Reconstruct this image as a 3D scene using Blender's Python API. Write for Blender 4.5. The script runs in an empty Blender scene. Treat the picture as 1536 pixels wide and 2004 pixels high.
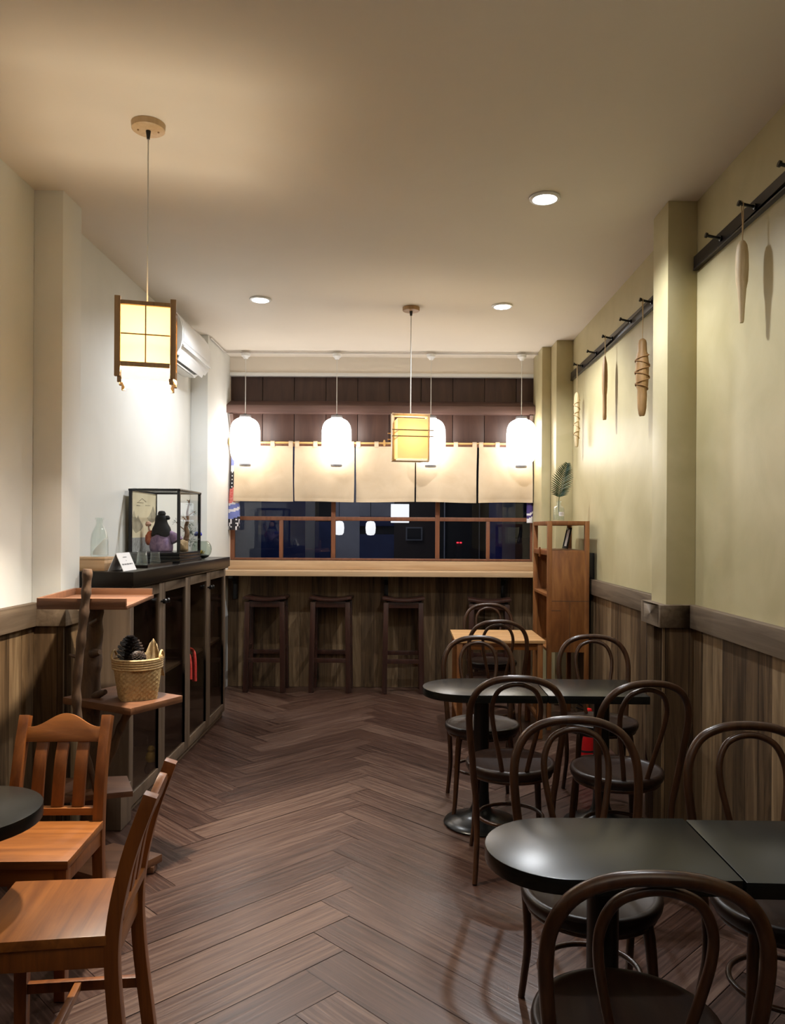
import bpy, bmesh, math, random
from mathutils import Vector, Matrix
random.seed(7)
S = bpy.context.scene
C = S.collection
PI = math.pi
R = math.radians

# ------------------------------------------------------------------ scene
S.view_settings.view_transform = 'Standard'
S.view_settings.look = 'None'
S.view_settings.gamma = 1.0
S.view_settings.use_curve_mapping = False
S.view_settings.exposure = 0.32
S.cycles.use_denoising = True
S.cycles.max_bounces = 8
S.cycles.transparent_max_bounces = 16
S.cycles.sample_clamp_indirect = 6.0
S.cycles.caustics_reflective = False
S.cycles.caustics_refractive = False

H = 3.157            # ceiling height
XL, XR = -1.82, 1.46 # side walls
YB, YF = 7.5, -1.6   # back wall (window), wall behind the viewpoint

# ------------------------------------------------------------------ materials
def new_mat(name):
    m = bpy.data.materials.new(name); m.use_nodes = True
    nt = m.node_tree
    return m, nt, nt.nodes['Principled BSDF'], nt.nodes, nt.links

def plain(name, col, rough=0.5, metal=0.0, spec=0.5, bump=0.0, bscale=60, emit=None, estr=0, coat=0):
    m, nt, b, N, L = new_mat(name)
    b.inputs['Base Color'].default_value = (*col, 1)
    b.inputs['Roughness'].default_value = rough
    b.inputs['Metallic'].default_value = metal
    b.inputs['Specular IOR Level'].default_value = spec
    b.inputs['Coat Weight'].default_value = coat
    if emit:
        b.inputs['Emission Color'].default_value = (*emit, 1)
        b.inputs['Emission Strength'].default_value = estr
    if bump:
        tc = N.new('ShaderNodeTexCoord'); nz = N.new('ShaderNodeTexNoise'); bp = N.new('ShaderNodeBump')
        nz.inputs['Scale'].default_value = bscale; nz.inputs['Detail'].default_value = 4
        bp.inputs['Strength'].default_value = bump; bp.inputs['Distance'].default_value = 0.01
        L.new(tc.outputs['Object'], nz.inputs['Vector']); L.new(nz.outputs['Fac'], bp.inputs['Height'])
        L.new(bp.outputs['Normal'], b.inputs['Normal'])
    return m

def ramp(N, stops):
    r = N.new('ShaderNodeValToRGB')
    e = r.color_ramp.elements
    while len(e) < len(stops): e.new(0.5)
    for k, (p, c) in enumerate(stops):
        e[k].position = p; e[k].color = (*c, 1)
    return r

def mottled(name, c1, c2, scale, rough=0.5, spec=0.5, bump=0.0, bscale=30, rvar=0.0):
    m, nt, b, N, L = new_mat(name)
    tc = N.new('ShaderNodeTexCoord'); nz = N.new('ShaderNodeTexNoise')
    nz.inputs['Scale'].default_value = scale; nz.inputs['Detail'].default_value = 5; nz.inputs['Distortion'].default_value = 0.6
    r = ramp(N, [(0.3, c1), (0.7, c2)])
    L.new(tc.outputs['Object'], nz.inputs['Vector']); L.new(nz.outputs['Fac'], r.inputs['Fac']); L.new(r.outputs['Color'], b.inputs['Base Color'])
    b.inputs['Roughness'].default_value = rough; b.inputs['Specular IOR Level'].default_value = spec
    if rvar:
        mr = N.new('ShaderNodeMapRange'); mr.inputs['To Min'].default_value = rough - rvar; mr.inputs['To Max'].default_value = rough + rvar
        L.new(nz.outputs['Fac'], mr.inputs['Value']); L.new(mr.outputs['Result'], b.inputs['Roughness'])
    if bump:
        n2 = N.new('ShaderNodeTexNoise'); n2.inputs['Scale'].default_value = bscale; n2.inputs['Detail'].default_value = 6
        bp = N.new('ShaderNodeBump'); bp.inputs['Strength'].default_value = bump; bp.inputs['Distance'].default_value = 0.01
        L.new(tc.outputs['Object'], n2.inputs['Vector']); L.new(n2.outputs['Fac'], bp.inputs['Height']); L.new(bp.outputs['Normal'], b.inputs['Normal'])
    return m

def wood(name, dark, light, axis='z', scale=14, stretch=14, rough=0.4, spec=0.5, bump=0.08, mid=None):
    m, nt, b, N, L = new_mat(name)
    tc = N.new('ShaderNodeTexCoord'); mp = N.new('ShaderNodeMapping')
    sc = [scale] * 3; sc['xyz'.index(axis)] = scale / stretch
    mp.inputs['Scale'].default_value = sc
    nz = N.new('ShaderNodeTexNoise'); nz.inputs['Scale'].default_value = 1.0; nz.inputs['Detail'].default_value = 7
    nz.inputs['Roughness'].default_value = 0.62; nz.inputs['Distortion'].default_value = 0.7
    st = [(0.28, dark), (0.72, light)] if mid is None else [(0.25, dark), (0.5, mid), (0.75, light)]
    r = ramp(N, st)
    L.new(tc.outputs['Object'], mp.inputs['Vector']); L.new(mp.outputs['Vector'], nz.inputs['Vector'])
    L.new(nz.outputs['Fac'], r.inputs['Fac']); L.new(r.outputs['Color'], b.inputs['Base Color'])
    b.inputs['Roughness'].default_value = rough; b.inputs['Specular IOR Level'].default_value = spec
    bp = N.new('ShaderNodeBump'); bp.inputs['Strength'].default_value = bump; bp.inputs['Distance'].default_value = 0.004
    L.new(nz.outputs['Fac'], bp.inputs['Height']); L.new(bp.outputs['Normal'], b.inputs['Normal'])
    return m

def math_node(N, L, op, a, b=None):
    n = N.new('ShaderNodeMath'); n.operation = op
    for k, v in enumerate((a, b)):
        if v is None: continue
        if isinstance(v, (int, float)): n.inputs[k].default_value = v
        else: L.new(v, n.inputs[k])
    return n.outputs[0]

def rustic_planks(name, cols, width=0.118, rough=0.5):
    """vertical rustic boards: tone changes board by board, long grain, dark knots, fine grooves"""
    m, nt, b, N, L = new_mat(name)
    tc = N.new('ShaderNodeTexCoord'); sp = N.new('ShaderNodeSeparateXYZ'); L.new(tc.outputs['Object'], sp.inputs[0])
    s = math_node(N, L, 'ADD', sp.outputs['X'], sp.outputs['Y'])
    u = math_node(N, L, 'DIVIDE', s, width)
    idx = math_node(N, L, 'FLOOR', u); fr = math_node(N, L, 'FRACT', u)
    wn = N.new('ShaderNodeTexWhiteNoise'); wn.noise_dimensions = '1D'; L.new(idx, wn.inputs['W'])
    mp = N.new('ShaderNodeCombineXYZ')
    L.new(math_node(N, L, 'MULTIPLY', s, 16.0), mp.inputs[0])
    L.new(math_node(N, L, 'ADD', math_node(N, L, 'MULTIPLY', sp.outputs['Z'], 1.3), math_node(N, L, 'MULTIPLY', wn.outputs['Value'], 17.0)), mp.inputs[1])
    nz = N.new('ShaderNodeTexNoise'); nz.inputs['Scale'].default_value = 1.0; nz.inputs['Detail'].default_value = 7; nz.inputs['Distortion'].default_value = 1.3; nz.inputs['Roughness'].default_value = 0.62
    L.new(mp.outputs[0], nz.inputs['Vector'])
    n2 = N.new('ShaderNodeTexNoise'); n2.inputs['Scale'].default_value = 0.22; n2.inputs['Detail'].default_value = 2
    L.new(mp.outputs[0], n2.inputs['Vector'])
    f = math_node(N, L, 'ADD', math_node(N, L, 'MULTIPLY', nz.outputs['Fac'], 0.62), math_node(N, L, 'MULTIPLY', wn.outputs['Value'], 0.20))
    f = math_node(N, L, 'ADD', f, math_node(N, L, 'MULTIPLY', math_node(N, L, 'SUBTRACT', n2.outputs['Fac'], 0.5), 0.55))
    r = ramp(N, [(0.22, cols[0]), (0.42, cols[1]), (0.66, cols[2])])
    L.new(f, r.inputs['Fac'])
    g = math_node(N, L, 'LESS_THAN', math_node(N, L, 'ABSOLUTE', math_node(N, L, 'SUBTRACT', fr, 0.5)), 0.488)
    mx = N.new('ShaderNodeMixRGB'); mx.inputs['Color1'].default_value = (*[c * 0.45 for c in cols[0]], 1)
    L.new(g, mx.inputs['Fac']); L.new(r.outputs['Color'], mx.inputs['Color2'])
    L.new(mx.outputs[0], b.inputs['Base Color'])
    b.inputs['Roughness'].default_value = rough; b.inputs['Specular IOR Level'].default_value = 0.22
    bp = N.new('ShaderNodeBump'); bp.inputs['Strength'].default_value = 0.15; bp.inputs['Distance'].default_value = 0.004
    L.new(nz.outputs['Fac'], bp.inputs['Height']); L.new(bp.outputs['Normal'], b.inputs['Normal'])
    return m

def clear_glass(name, tint=(1, 1, 1), fres=1.45, rough=0.0, dirt=0.0):
    m = bpy.data.materials.new(name); m.use_nodes = True
    nt = m.node_tree; N, L = nt.nodes, nt.links; N.clear()
    out = N.new('ShaderNodeOutputMaterial'); mix = N.new('ShaderNodeMixShader'); tr = N.new('ShaderNodeBsdfTransparent')
    gl = N.new('ShaderNodeBsdfGlossy'); fr = N.new('ShaderNodeFresnel')
    tr.inputs['Color'].default_value = (*tint, 1); gl.inputs['Roughness'].default_value = rough; 
    geo = N.new('ShaderNodeNewGeometry'); mr = N.new('ShaderNodeMapRange')   # same reflectance entering and leaving the sheet
    mr.inputs['To Min'].default_value = fres; mr.inputs['To Max'].default_value = 1 / fres
    L.new(geo.outputs['Backfacing'], mr.inputs['Value']); L.new(mr.outputs['Result'], fr.inputs['IOR'])
    L.new(fr.outputs[0], mix.inputs[0]); L.new(tr.outputs[0], mix.inputs[1]); L.new(gl.outputs[0], mix.inputs[2])
    if dirt:
        df = N.new('ShaderNodeBsdfDiffuse'); m2 = N.new('ShaderNodeMixShader'); m2.inputs[0].default_value = dirt
        L.new(mix.outputs[0], m2.inputs[1]); L.new(df.outputs[0], m2.inputs[2]); L.new(m2.outputs[0], out.inputs[0])
    else:
        L.new(mix.outputs[0], out.inputs[0])
    return m

def lit_paper(name, col, trans, emit, estr):
    """lamp paper: lets the bulb behind it through and glows"""
    m = bpy.data.materials.new(name); m.use_nodes = True
    nt = m.node_tree; N, L = nt.nodes, nt.links; N.clear()
    out = N.new('ShaderNodeOutputMaterial'); add = N.new('ShaderNodeAddShader'); mix = N.new('ShaderNodeMixShader')
    df = N.new('ShaderNodeBsdfDiffuse'); tl = N.new('ShaderNodeBsdfTranslucent'); em = N.new('ShaderNodeEmission')
    df.inputs[0].default_value = (*col, 1); tl.inputs[0].default_value = (*col, 1); mix.inputs[0].default_value = trans
    em.inputs[0].default_value = (*emit, 1); em.inputs[1].default_value = estr
    L.new(df.outputs[0], mix.inputs[1]); L.new(tl.outputs[0], mix.inputs[2])
    L.new(mix.outputs[0], add.inputs[0]); L.new(em.outputs[0], add.inputs[1]); L.new(add.outputs[0], out.inputs[0])
    return m

def floor_mat():
    m, nt, b, N, L = new_mat('herringbone_vinyl')
    uv = N.new('ShaderNodeUVMap'); uv.uv_map = 'grain'; rn = N.new('ShaderNodeUVMap'); rn.uv_map = 'tone'
    sx = N.new('ShaderNodeSeparateXYZ'); L.new(rn.outputs[0], sx.inputs[0])
    mp = N.new('ShaderNodeMapping'); mp.inputs['Scale'].default_value = (2.4, 64, 1); L.new(uv.outputs[0], mp.inputs['Vector'])
    nz = N.new('ShaderNodeTexNoise'); nz.inputs['Scale'].default_value = 1; nz.inputs['Detail'].default_value = 6; nz.inputs['Distortion'].default_value = 0.9
    L.new(mp.outputs[0], nz.inputs['Vector'])
    f = math_node(N, L, 'ADD', math_node(N, L, 'MULTIPLY', nz.outputs['Fac'], 0.70), math_node(N, L, 'MULTIPLY', sx.outputs[0], 0.22))
    r = ramp(N, [(0.22, (0.014, 0.005, 0.003)), (0.44, (0.052, 0.0235, 0.0155)), (0.72, (0.140, 0.083, 0.058))])
    L.new(f, r.inputs['Fac']); L.new(r.outputs[0], b.inputs['Base Color'])
    rr = N.new('ShaderNodeMapRange'); rr.inputs['To Min'].default_value = 0.26; rr.inputs['To Max'].default_value = 0.44
    L.new(f, rr.inputs['Value']); L.new(rr.outputs[0], b.inputs['Roughness'])
    bp = N.new('ShaderNodeBump'); bp.inputs['Strength'].default_value = 0.28; bp.inputs['Distance'].default_value = 0.003
    L.new(nz.outputs['Fac'], bp.inputs['Height']); L.new(bp.outputs[0], b.inputs['Normal'])
    return m

M = {}
M['ceiling'] = mottled('ceiling_paint', (0.79, 0.72, 0.63), (0.83, 0.76, 0.67), 1.2, rough=0.7, spec=0.25)
M['white_wall'] = mottled('white_wall_paint', (0.70, 0.70, 0.67), (0.76, 0.76, 0.73), 2.0, rough=0.6, spec=0.3, bump=0.05, bscale=14)
M['olive_wall'] = mottled('olive_satin_plaster', (0.405, 0.345, 0.185), (0.50, 0.43, 0.25), 3.2, rough=0.43, spec=0.5, bump=0.14, bscale=7, rvar=0.05)
M['planks'] = rustic_planks('rustic_boards', [(0.020, 0.011, 0.0055), (0.120, 0.073, 0.037), (0.30, 0.205, 0.112)])
M['rail_wood'] = wood('rail_oak', (0.075, 0.050, 0.031), (0.170, 0.122, 0.080), axis='y', scale=24, stretch=20, rough=0.6, spec=0.2)
M['rail_woodx'] = wood('rail_oak_across', (0.115, 0.080, 0.052), (0.225, 0.165, 0.112), axis='x', scale=24, stretch=20, rough=0.5)
M['floor'] = floor_mat()
M['bent'] = wood('dark_bentwood', (0.017, 0.0065, 0.0028), (0.066, 0.027, 0.0115), axis='z', scale=30, stretch=10, rough=0.28, spec=0.42, bump=0.03)
M['seat'] = wood('dark_seat_ply', (0.010, 0.0045, 0.0028), (0.024, 0.011, 0.0065), axis='y', scale=30, stretch=10, rough=0.36, spec=0.25, bump=0.03)
M['black_top'] = mottled('black_laminate', (0.005, 0.0055, 0.0045), (0.008, 0.0085, 0.007), 30, rough=0.27, spec=0.36, bump=0.02, bscale=400)
M['black_metal'] = plain('black_enamel', (0.006, 0.006, 0.006), rough=0.28, spec=0.4)
M['teak'] = wood('orange_teak', (0.090, 0.024, 0.0045), (0.260, 0.082, 0.016), axis='z', scale=22, stretch=12, rough=0.38, bump=0.05)
M['teak_x'] = wood('orange_teak_across', (0.110, 0.031, 0.0055), (0.310, 0.108, 0.021), axis='x', scale=22, stretch=12, rough=0.38, bump=0.05)
M['stool'] = wood('dark_stool_wood', (0.018, 0.006, 0.004), (0.048, 0.017, 0.010), axis='z', scale=26, stretch=12, rough=0.34, bump=0.04)
M['oak_x'] = wood('light_oak', (0.42, 0.26, 0.135), (0.60, 0.415, 0.245), axis='x', scale=22, stretch=22, rough=0.42, bump=0.05)
M['oak_top'] = wood('honey_table_boards', (0.36, 0.175, 0.065), (0.62, 0.36, 0.155), axis='x', scale=26, stretch=18, rough=0.4, bump=0.05)
M['teak_cab'] = wood('cabinet_teak', (0.115, 0.036, 0.010), (0.330, 0.135, 0.036), axis='z', scale=17, stretch=7, rough=0.42, bump=0.06, mid=(0.215, 0.078, 0.02))
M['tray_wood'] = wood('reddish_plank', (0.080, 0.029, 0.011), (0.175, 0.074, 0.032), axis='x', scale=20, stretch=10, rough=0.5)
M['bark'] = wood('bark_log', (0.026, 0.014, 0.008), (0.135, 0.070, 0.032), axis='z', scale=26, stretch=4, rough=0.7, bump=0.5)
M['cab_frame'] = wood('cabinet_oak', (0.075, 0.049, 0.030), (0.160, 0.110, 0.072), axis='z', scale=24, stretch=18, rough=0.5)
M['cab_dark'] = wood('cabinet_inside', (0.045, 0.026, 0.015), (0.090, 0.055, 0.032), axis='z', scale=18, stretch=10, rough=0.6)
M['black_slab'] = mottled('black_brown_top', (0.007, 0.005, 0.004), (0.012, 0.009, 0.007), 20, rough=0.30, spec=0.22)
M['panelling'] = wood('dark_panelling', (0.040, 0.017, 0.012), (0.078, 0.037, 0.026), axis='z', scale=14, stretch=8, rough=0.45, bump=0.08)
M['lintel'] = wood('lintel_timber', (0.085, 0.042, 0.034), (0.150, 0.086, 0.070), axis='x', scale=18, stretch=14, rough=0.5)
M['win_frame'] = wood('window_frame_brown', (0.165, 0.058, 0.026), (0.270, 0.105, 0.052), axis='z', scale=26, stretch=12, rough=0.45)
M['peg_wood'] = wood('dark_rail_timber', (0.014, 0.010, 0.010), (0.034, 0.026, 0.025), axis='y', scale=26, stretch=14, rough=0.34)
M['cloth'] = mottled('beige_linen', (0.50, 0.385, 0.26), (0.57, 0.45, 0.315), 6, rough=0.9, spec=0.1, bump=0.12, bscale=260)
M['bamboo'] = plain('bamboo_yellow', (0.55, 0.33, 0.12), rough=0.4)
M['pale_wood'] = wood('pale_ash', (0.50, 0.33, 0.17), (0.68, 0.50, 0.30), axis='z', scale=24, stretch=12, rough=0.5)
M['lamp_wood'] = wood('lamp_frame_wood', (0.300, 0.165, 0.066), (0.500, 0.310, 0.145), axis='z', scale=30, stretch=12, rough=0.45)
M['white_plastic'] = plain('white_plastic', (0.80, 0.80, 0.79), rough=0.32)
M['white_panel'] = plain('white_front_panel', (0.74, 0.74, 0.735), rough=0.38)
M['grey_plastic'] = plain('grey_plastic', (0.16, 0.15, 0.15), rough=0.45)
M['conduit'] = plain('conduit_white', (0.62, 0.58, 0.54), rough=0.45)
M['cord_w'] = plain('white_cord', (0.72, 0.70, 0.66), rough=0.5)
M['black'] = plain('black_lacquer', (0.006, 0.006, 0.007), rough=0.25)
M['rubber'] = plain('black_rubber', (0.012, 0.012, 0.012), rough=0.5)
M['lantern'] = plain('lit_lantern_paper', (0.9, 0.9, 0.88), rough=0.8, emit=(1.0, 0.955, 0.90), estr=8.5)
M['shoji'] = lit_paper('lit_shoji_paper', (0.90, 0.76, 0.50), 0.55, (1.0, 0.74, 0.34), 0.34)
M['shoji_white'] = lit_paper('lit_white_liner', (0.50, 0.47, 0.40), 0.30, (1.0, 0.90, 0.70), 0.55)
M['shoji_dim'] = lit_paper('amber_paper', (0.80, 0.67, 0.43), 0.5, (1.0, 0.78, 0.42), 0.16)
M['led'] = plain('lit_diffuser', (0.9, 0.9, 0.9), emit=(0.93, 0.97, 1.0), estr=30.0)
M['glass'] = clear_glass('window_glass', (0.92, 0.94, 0.97), 1.5)
M['cab_glass'] = clear_glass('smoked_cabinet_glass', (0.78, 0.74, 0.69), 1.22, 0.05)
M['case_glass'] = clear_glass('case_glass', (0.985, 0.99, 0.985), 1.22)
M['bottle_glass'] = clear_glass('bottle_glass', (0.955, 0.98, 0.97), 1.42, 0.02, 0.03)
M['bowl_glass'] = clear_glass('bowl_glass', (0.86, 0.89, 0.86), 1.35, 0.02)
M['paper'] = plain('white_paper', (0.82, 0.81, 0.82), rough=0.8)
M['ink'] = plain('grey_ink', (0.16, 0.16, 0.17), rough=0.8)
M['red_gloss'] = plain('red_enamel', (0.50, 0.010, 0.012), rough=0.25)
M['red_cloth'] = mottled('red_fabric', (0.50, 0.020, 0.016), (0.62, 0.07, 0.05), 40, rough=0.75)
M['green_leaf'] = mottled('palm_leaf', (0.003, 0.020, 0.006), (0.010, 0.045, 0.013), 20, rough=0.5, spec=0.2)
M['wicker'] = wood('wicker_straw', (0.32, 0.185, 0.070), (0.62, 0.43, 0.20), axis='z', scale=70, stretch=1.2, rough=0.6)
M['cone'] = mottled('pine_cone_scales', (0.014, 0.008, 0.006), (0.050, 0.028, 0.018), 60, rough=0.6)
M['burlap'] = mottled('burlap', (0.42, 0.30, 0.15), (0.58, 0.44, 0.25), 40, rough=0.9, bump=0.4, bscale=250)
M['pale_carved'] = wood('pale_carved_wood', (0.46, 0.33, 0.16), (0.70, 0.56, 0.34), axis='z', scale=26, stretch=6, rough=0.6, bump=0.15)
M['tan_carved'] = wood('tan_carved_wood', (0.20, 0.105, 0.035), (0.44, 0.26, 0.10), axis='z', scale=26, stretch=6, rough=0.6, bump=0.15)
M['twine'] = plain('twine', (0.50, 0.36, 0.19), rough=0.8)
M['rope'] = plain('dark_twine', (0.30, 0.16, 0.06), rough=0.8)

# ------------------------------------------------------------------ mesh helpers
def BM(): return bmesh.new()

def finish(bm, bevel, ang):
    bmesh.ops.remove_doubles(bm, verts=bm.verts, dist=1e-6)
    bm.normal_update()
    if bevel:
        es = [e for e in bm.edges if len(e.link_faces) == 2 and e.calc_face_angle(0) > R(40)]
        if es:
            bmesh.ops.bevel(bm, geom=es, offset=bevel, segments=2, profile=0.6, affect='EDGES', clamp_overlap=True)
    bmesh.ops.recalc_face_normals(bm, faces=bm.faces)
    for f in bm.faces: f.smooth = True
    for e in bm.edges:
        e.smooth = not (len(e.link_faces) == 2 and e.calc_face_angle(0) > R(ang))

def obj(name, bm, mat, parent=None, bevel=0.0, ang=38, loc=None):
    finish(bm, bevel, ang)
    me = bpy.data.meshes.new(name); bm.to_mesh(me); bm.free()
    for m in (mat if isinstance(mat, (list, tuple)) else [mat]): me.materials.append(m)
    o = bpy.data.objects.new(name, me); C.objects.link(o)
    if parent is not None: o.parent = parent
    if loc: o.location = loc
    return o

def thing(name, label, cat, loc=(0, 0, 0), rz=0.0, group=None):
    o = bpy.data.objects.new(name, None); C.objects.link(o)
    o.empty_display_size = 0.05
    o.location = loc; o.rotation_euler = (0, 0, rz)
    return tag(o, label, cat, group)

def tag(o, label, cat, group=None):
    o['label'] = label; o['category'] = cat
    if group: o['group'] = group
    return o

def struct(name, bm, mat, parent=None, bevel=0.0):
    o = obj(name, bm, mat, parent, bevel)
    if parent is None: o['kind'] = 'structure'
    return o

def dup(root, loc, rz, label, group=None):
    r = root.copy(); C.objects.link(r); r.location = loc; r.rotation_euler = (0, 0, rz); r['label'] = label
    if group: r['group'] = group
    for ch in list(root.children):
        c = ch.copy(); C.objects.link(c); c.parent = r
        for g in list(ch.children):
            d = g.copy(); C.objects.link(d); d.parent = c
    return r

def box(bm, x0, x1, y0, y1, z0, z1, mi=0):
    v = [bm.verts.new((x, y, z)) for x in (x0, x1) for y in (y0, y1) for z in (z0, z1)]
    for q in ((0, 1, 3, 2), (4, 6, 7, 5), (0, 4, 5, 1), (2, 3, 7, 6), (0, 2, 6, 4), (1, 5, 7, 3)):
        f = bm.faces.new([v[i] for i in q]); f.material_index = mi

def obox(bm, c, size, mat3=None, mi=0):
    hx, hy, hz = [s / 2 for s in size]; c = Vector(c)
    v = []
    for x in (-hx, hx):
        for y in (-hy, hy):
            for z in (-hz, hz):
                p = Vector((x, y, z))
                if mat3 is not None: p = mat3 @ p
                v.append(bm.verts.new(p + c))
    for q in ((0, 1, 3, 2), (4, 6, 7, 5), (0, 4, 5, 1), (2, 3, 7, 6), (0, 2, 6, 4), (1, 5, 7, 3)):
        f = bm.faces.new([v[i] for i in q]); f.material_index = mi

def bar(bm, p, q, w, d, up=(0, 0, 1), w2=None, d2=None, mi=0):
    """square bar from p to q"""
    p, q = Vector(p), Vector(q); t = (q - p).normalized(); up = Vector(up)
    if abs(t.dot(up)) > 0.98: up = Vector((0, 1, 0))
    a = t.cross(up).normalized(); b = a.cross(t).normalized()
    w2 = w if w2 is None else w2; d2 = d if d2 is None else d2
    r0 = [bm.verts.new(p + a * sx * w / 2 + b * sy * d / 2) for sx, sy in ((-1, -1), (1, -1), (1, 1), (-1, 1))]
    r1 = [bm.verts.new(q + a * sx * w2 / 2 + b * sy * d2 / 2) for sx, sy in ((-1, -1), (1, -1), (1, 1), (-1, 1))]
    fs = [bm.faces.new(r0[::-1]), bm.faces.new(r1)]
    for k in range(4): fs.append(bm.faces.new((r0[k], r0[(k + 1) % 4], r1[(k + 1) % 4], r1[k])))
    for f in fs: f.material_index = mi

def prism(bm, poly, z0, z1, mi=0, axis='z'):
    def P(a, b, c):
        return (a, b, c) if axis == 'z' else ((c, a, b) if axis == 'x' else (a, c, b))
    lo = [bm.verts.new(P(a, b, z0)) for a, b in poly]; hi = [bm.verts.new(P(a, b, z1)) for a, b in poly]
    n = len(poly)
    fs = [bm.faces.new(lo[::-1]), bm.faces.new(hi)]
    for k in range(n): fs.append(bm.faces.new((lo[k], lo[(k + 1) % n], hi[(k + 1) % n], hi[k])))
    for f in fs: f.material_index = mi

def tube(bm, pts, r, seg=10, closed=False, cap=True, mi=0):
    pts = [Vector(p) for p in pts]; n = len(pts)
    rr = r if isinstance(r, (list, tuple)) else [r] * n
    def tan(i):
        a = pts[(i - 1) % n] if (closed or i > 0) else pts[i]
        b = pts[(i + 1) % n] if (closed or i < n - 1) else pts[i]
        return (b - a).normalized()
    t0 = tan(0); ref = Vector((0, 0, 1)) if abs(t0.z) < 0.9 else Vector((0, 1, 0))
    nrm = (ref - t0 * ref.dot(t0)).normalized(); rings = []
    for i in range(n):
        t = tan(i); nrm = (nrm - t * nrm.dot(t))
        nrm = nrm.normalized() if nrm.length > 1e-6 else t.orthogonal().normalized()
        bn = t.cross(nrm)
        rings.append([bm.verts.new(pts[i] + (nrm * math.cos(2 * PI * k / seg) + bn * math.sin(2 * PI * k / seg)) * rr[i]) for k in range(seg)])
    for i in range(n if closed else n - 1):
        a, b = rings[i], rings[(i + 1) % n]
        for k in range(seg):
            f = bm.faces.new((a[k], a[(k + 1) % seg], b[(k + 1) % seg], b[k])); f.material_index = mi
    if cap and not closed:
        for rg in (rings[0][::-1], rings[-1]):
            f = bm.faces.new(rg); f.material_index = mi

def lathe(bm, prof, seg=32, c=(0, 0, 0), sx=1.0, sy=1.0, mi=0):
    rings = []
    for r, z in prof:
        if r < 1e-6: rings.append([bm.verts.new((c[0], c[1], c[2] + z))])
        else: rings.append([bm.verts.new((c[0] + r * sx * math.cos(2 * PI * k / seg), c[1] + r * sy * math.sin(2 * PI * k / seg), c[2] + z)) for k in range(seg)])
    for a, b in zip(rings, rings[1:]):
        for k in range(seg):
            j = (k + 1) % seg
            if len(a) == 1 and len(b) == 1: continue
            vs = (a[0], b[j], b[k]) if len(a) == 1 else ((a[k], a[j], b[0]) if len(b) == 1 else (a[k], a[j], b[j], b[k]))
            f = bm.faces.new(vs); f.material_index = mi
    for rg, rev in ((rings[0], True), (rings[-1], False)):
        if len(rg) > 2:
            f = bm.faces.new(rg[::-1] if rev else rg); f.material_index = mi

def spline(pts, n=8, closed=False):
    P = [Vector(p) for p in pts]; out = []; m = len(P)
    for i in range(m if closed else m - 1):
        p1, p2 = P[i], P[(i + 1) % m]
        p0 = P[(i - 1) % m] if (closed or i > 0) else p1 * 2 - p2
        p3 = P[(i + 2) % m] if (closed or i + 2 < m) else p2 * 2 - p1
        for k in range(n):
            t = k / n
            out.append(0.5 * ((2 * p1) + (p2 - p0) * t + (2 * p0 - 5 * p1 + 4 * p2 - p3) * t * t + (3 * p1 - p0 - 3 * p2 + p3) * t ** 3))
    if not closed: out.append(P[-1])
    return out

def rot(ax, deg): return Matrix.Rotation(R(deg), 3, ax)

# ------------------------------------------------------------------ room shell
bm = BM()   # floor: herringbone boards laid at 45 degrees
uv1 = bm.loops.layers.uv.new('grain'); uv2 = bm.loops.layers.uv.new('tone')
w, n = 0.176, 6
Lp = w * n
X0, X1, Y0, Y1 = XL - 0.1, XR + 0.1, YF - 0.1, YB + 0.1
rf = random.Random(3)
c45 = math.cos(PI / 4)
ox, oy = -0.95, 3.79
for i in range(-60, 90):
    for j in range(-60, 90):
        k = (i - j) % (2 * n)
        if k == 0: rect = (i, j, n, 1, 0)
        elif k == 2 * n - 1: rect = (i, j, 1, n, 1)
        else: continue
        a0, b0 = rect[0] * w, rect[1] * w; a1, b1 = a0 + rect[2] * w, b0 + rect[3] * w
        g = 0.0011
        cs = [(a0 + g, b0 + g), (a1 - g, b0 + g), (a1 - g, b1 - g), (a0 + g, b1 - g)]
        W = [(ox + (a - b) * c45, oy + (a + b) * c45) for a, b in cs]
        if max(p[0] for p in W) < X0 or min(p[0] for p in W) > X1 or max(p[1] for p in W) < Y0 or min(p[1] for p in W) > Y1: continue
        ph = rf.random() * 50; tone = rf.random(); tx, ty = rf.uniform(-.0009, .0009), rf.uniform(-.0009, .0009)
        vs = []
        for q, (x, y) in enumerate(W):
            z = -0.0022 + (tx if q in (0, 3) else -tx) + (ty if q < 2 else -ty)
            vs.append(bm.verts.new((x, y, z)))
        f = bm.faces.new(vs)
        for q, lp in enumerate(f.loops):
            a, b = cs[q]; la, lb = a - a0, b - b0
            lp[uv1].uv = (la + ph, lb + ph * 0.37) if rect[4] == 0 else (lb + ph, la + ph * 0.37)
            lp[uv2].uv = (tone, tone)
for co, no in (((X0, 0, 0), (-1, 0, 0)), ((X1, 0, 0), (1, 0, 0)), ((0, Y0, 0), (0, -1, 0)), ((0, Y1, 0), (0, 1, 0))):
    bmesh.ops.bisect_plane(bm, geom=list(bm.verts) + list(bm.edges) + list(bm.faces), plane_co=co, plane_no=no, clear_outer=True)
box(bm, X0, X1, Y0, Y1, -0.12, -0.006)
me = bpy.data.meshes.new('floor'); bm.normal_update(); bm.to_mesh(me); bm.free(); me.materials.append(M['floor'])
o = bpy.data.objects.new('floor', me); C.objects.link(o); o['kind'] = 'structure'

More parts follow.
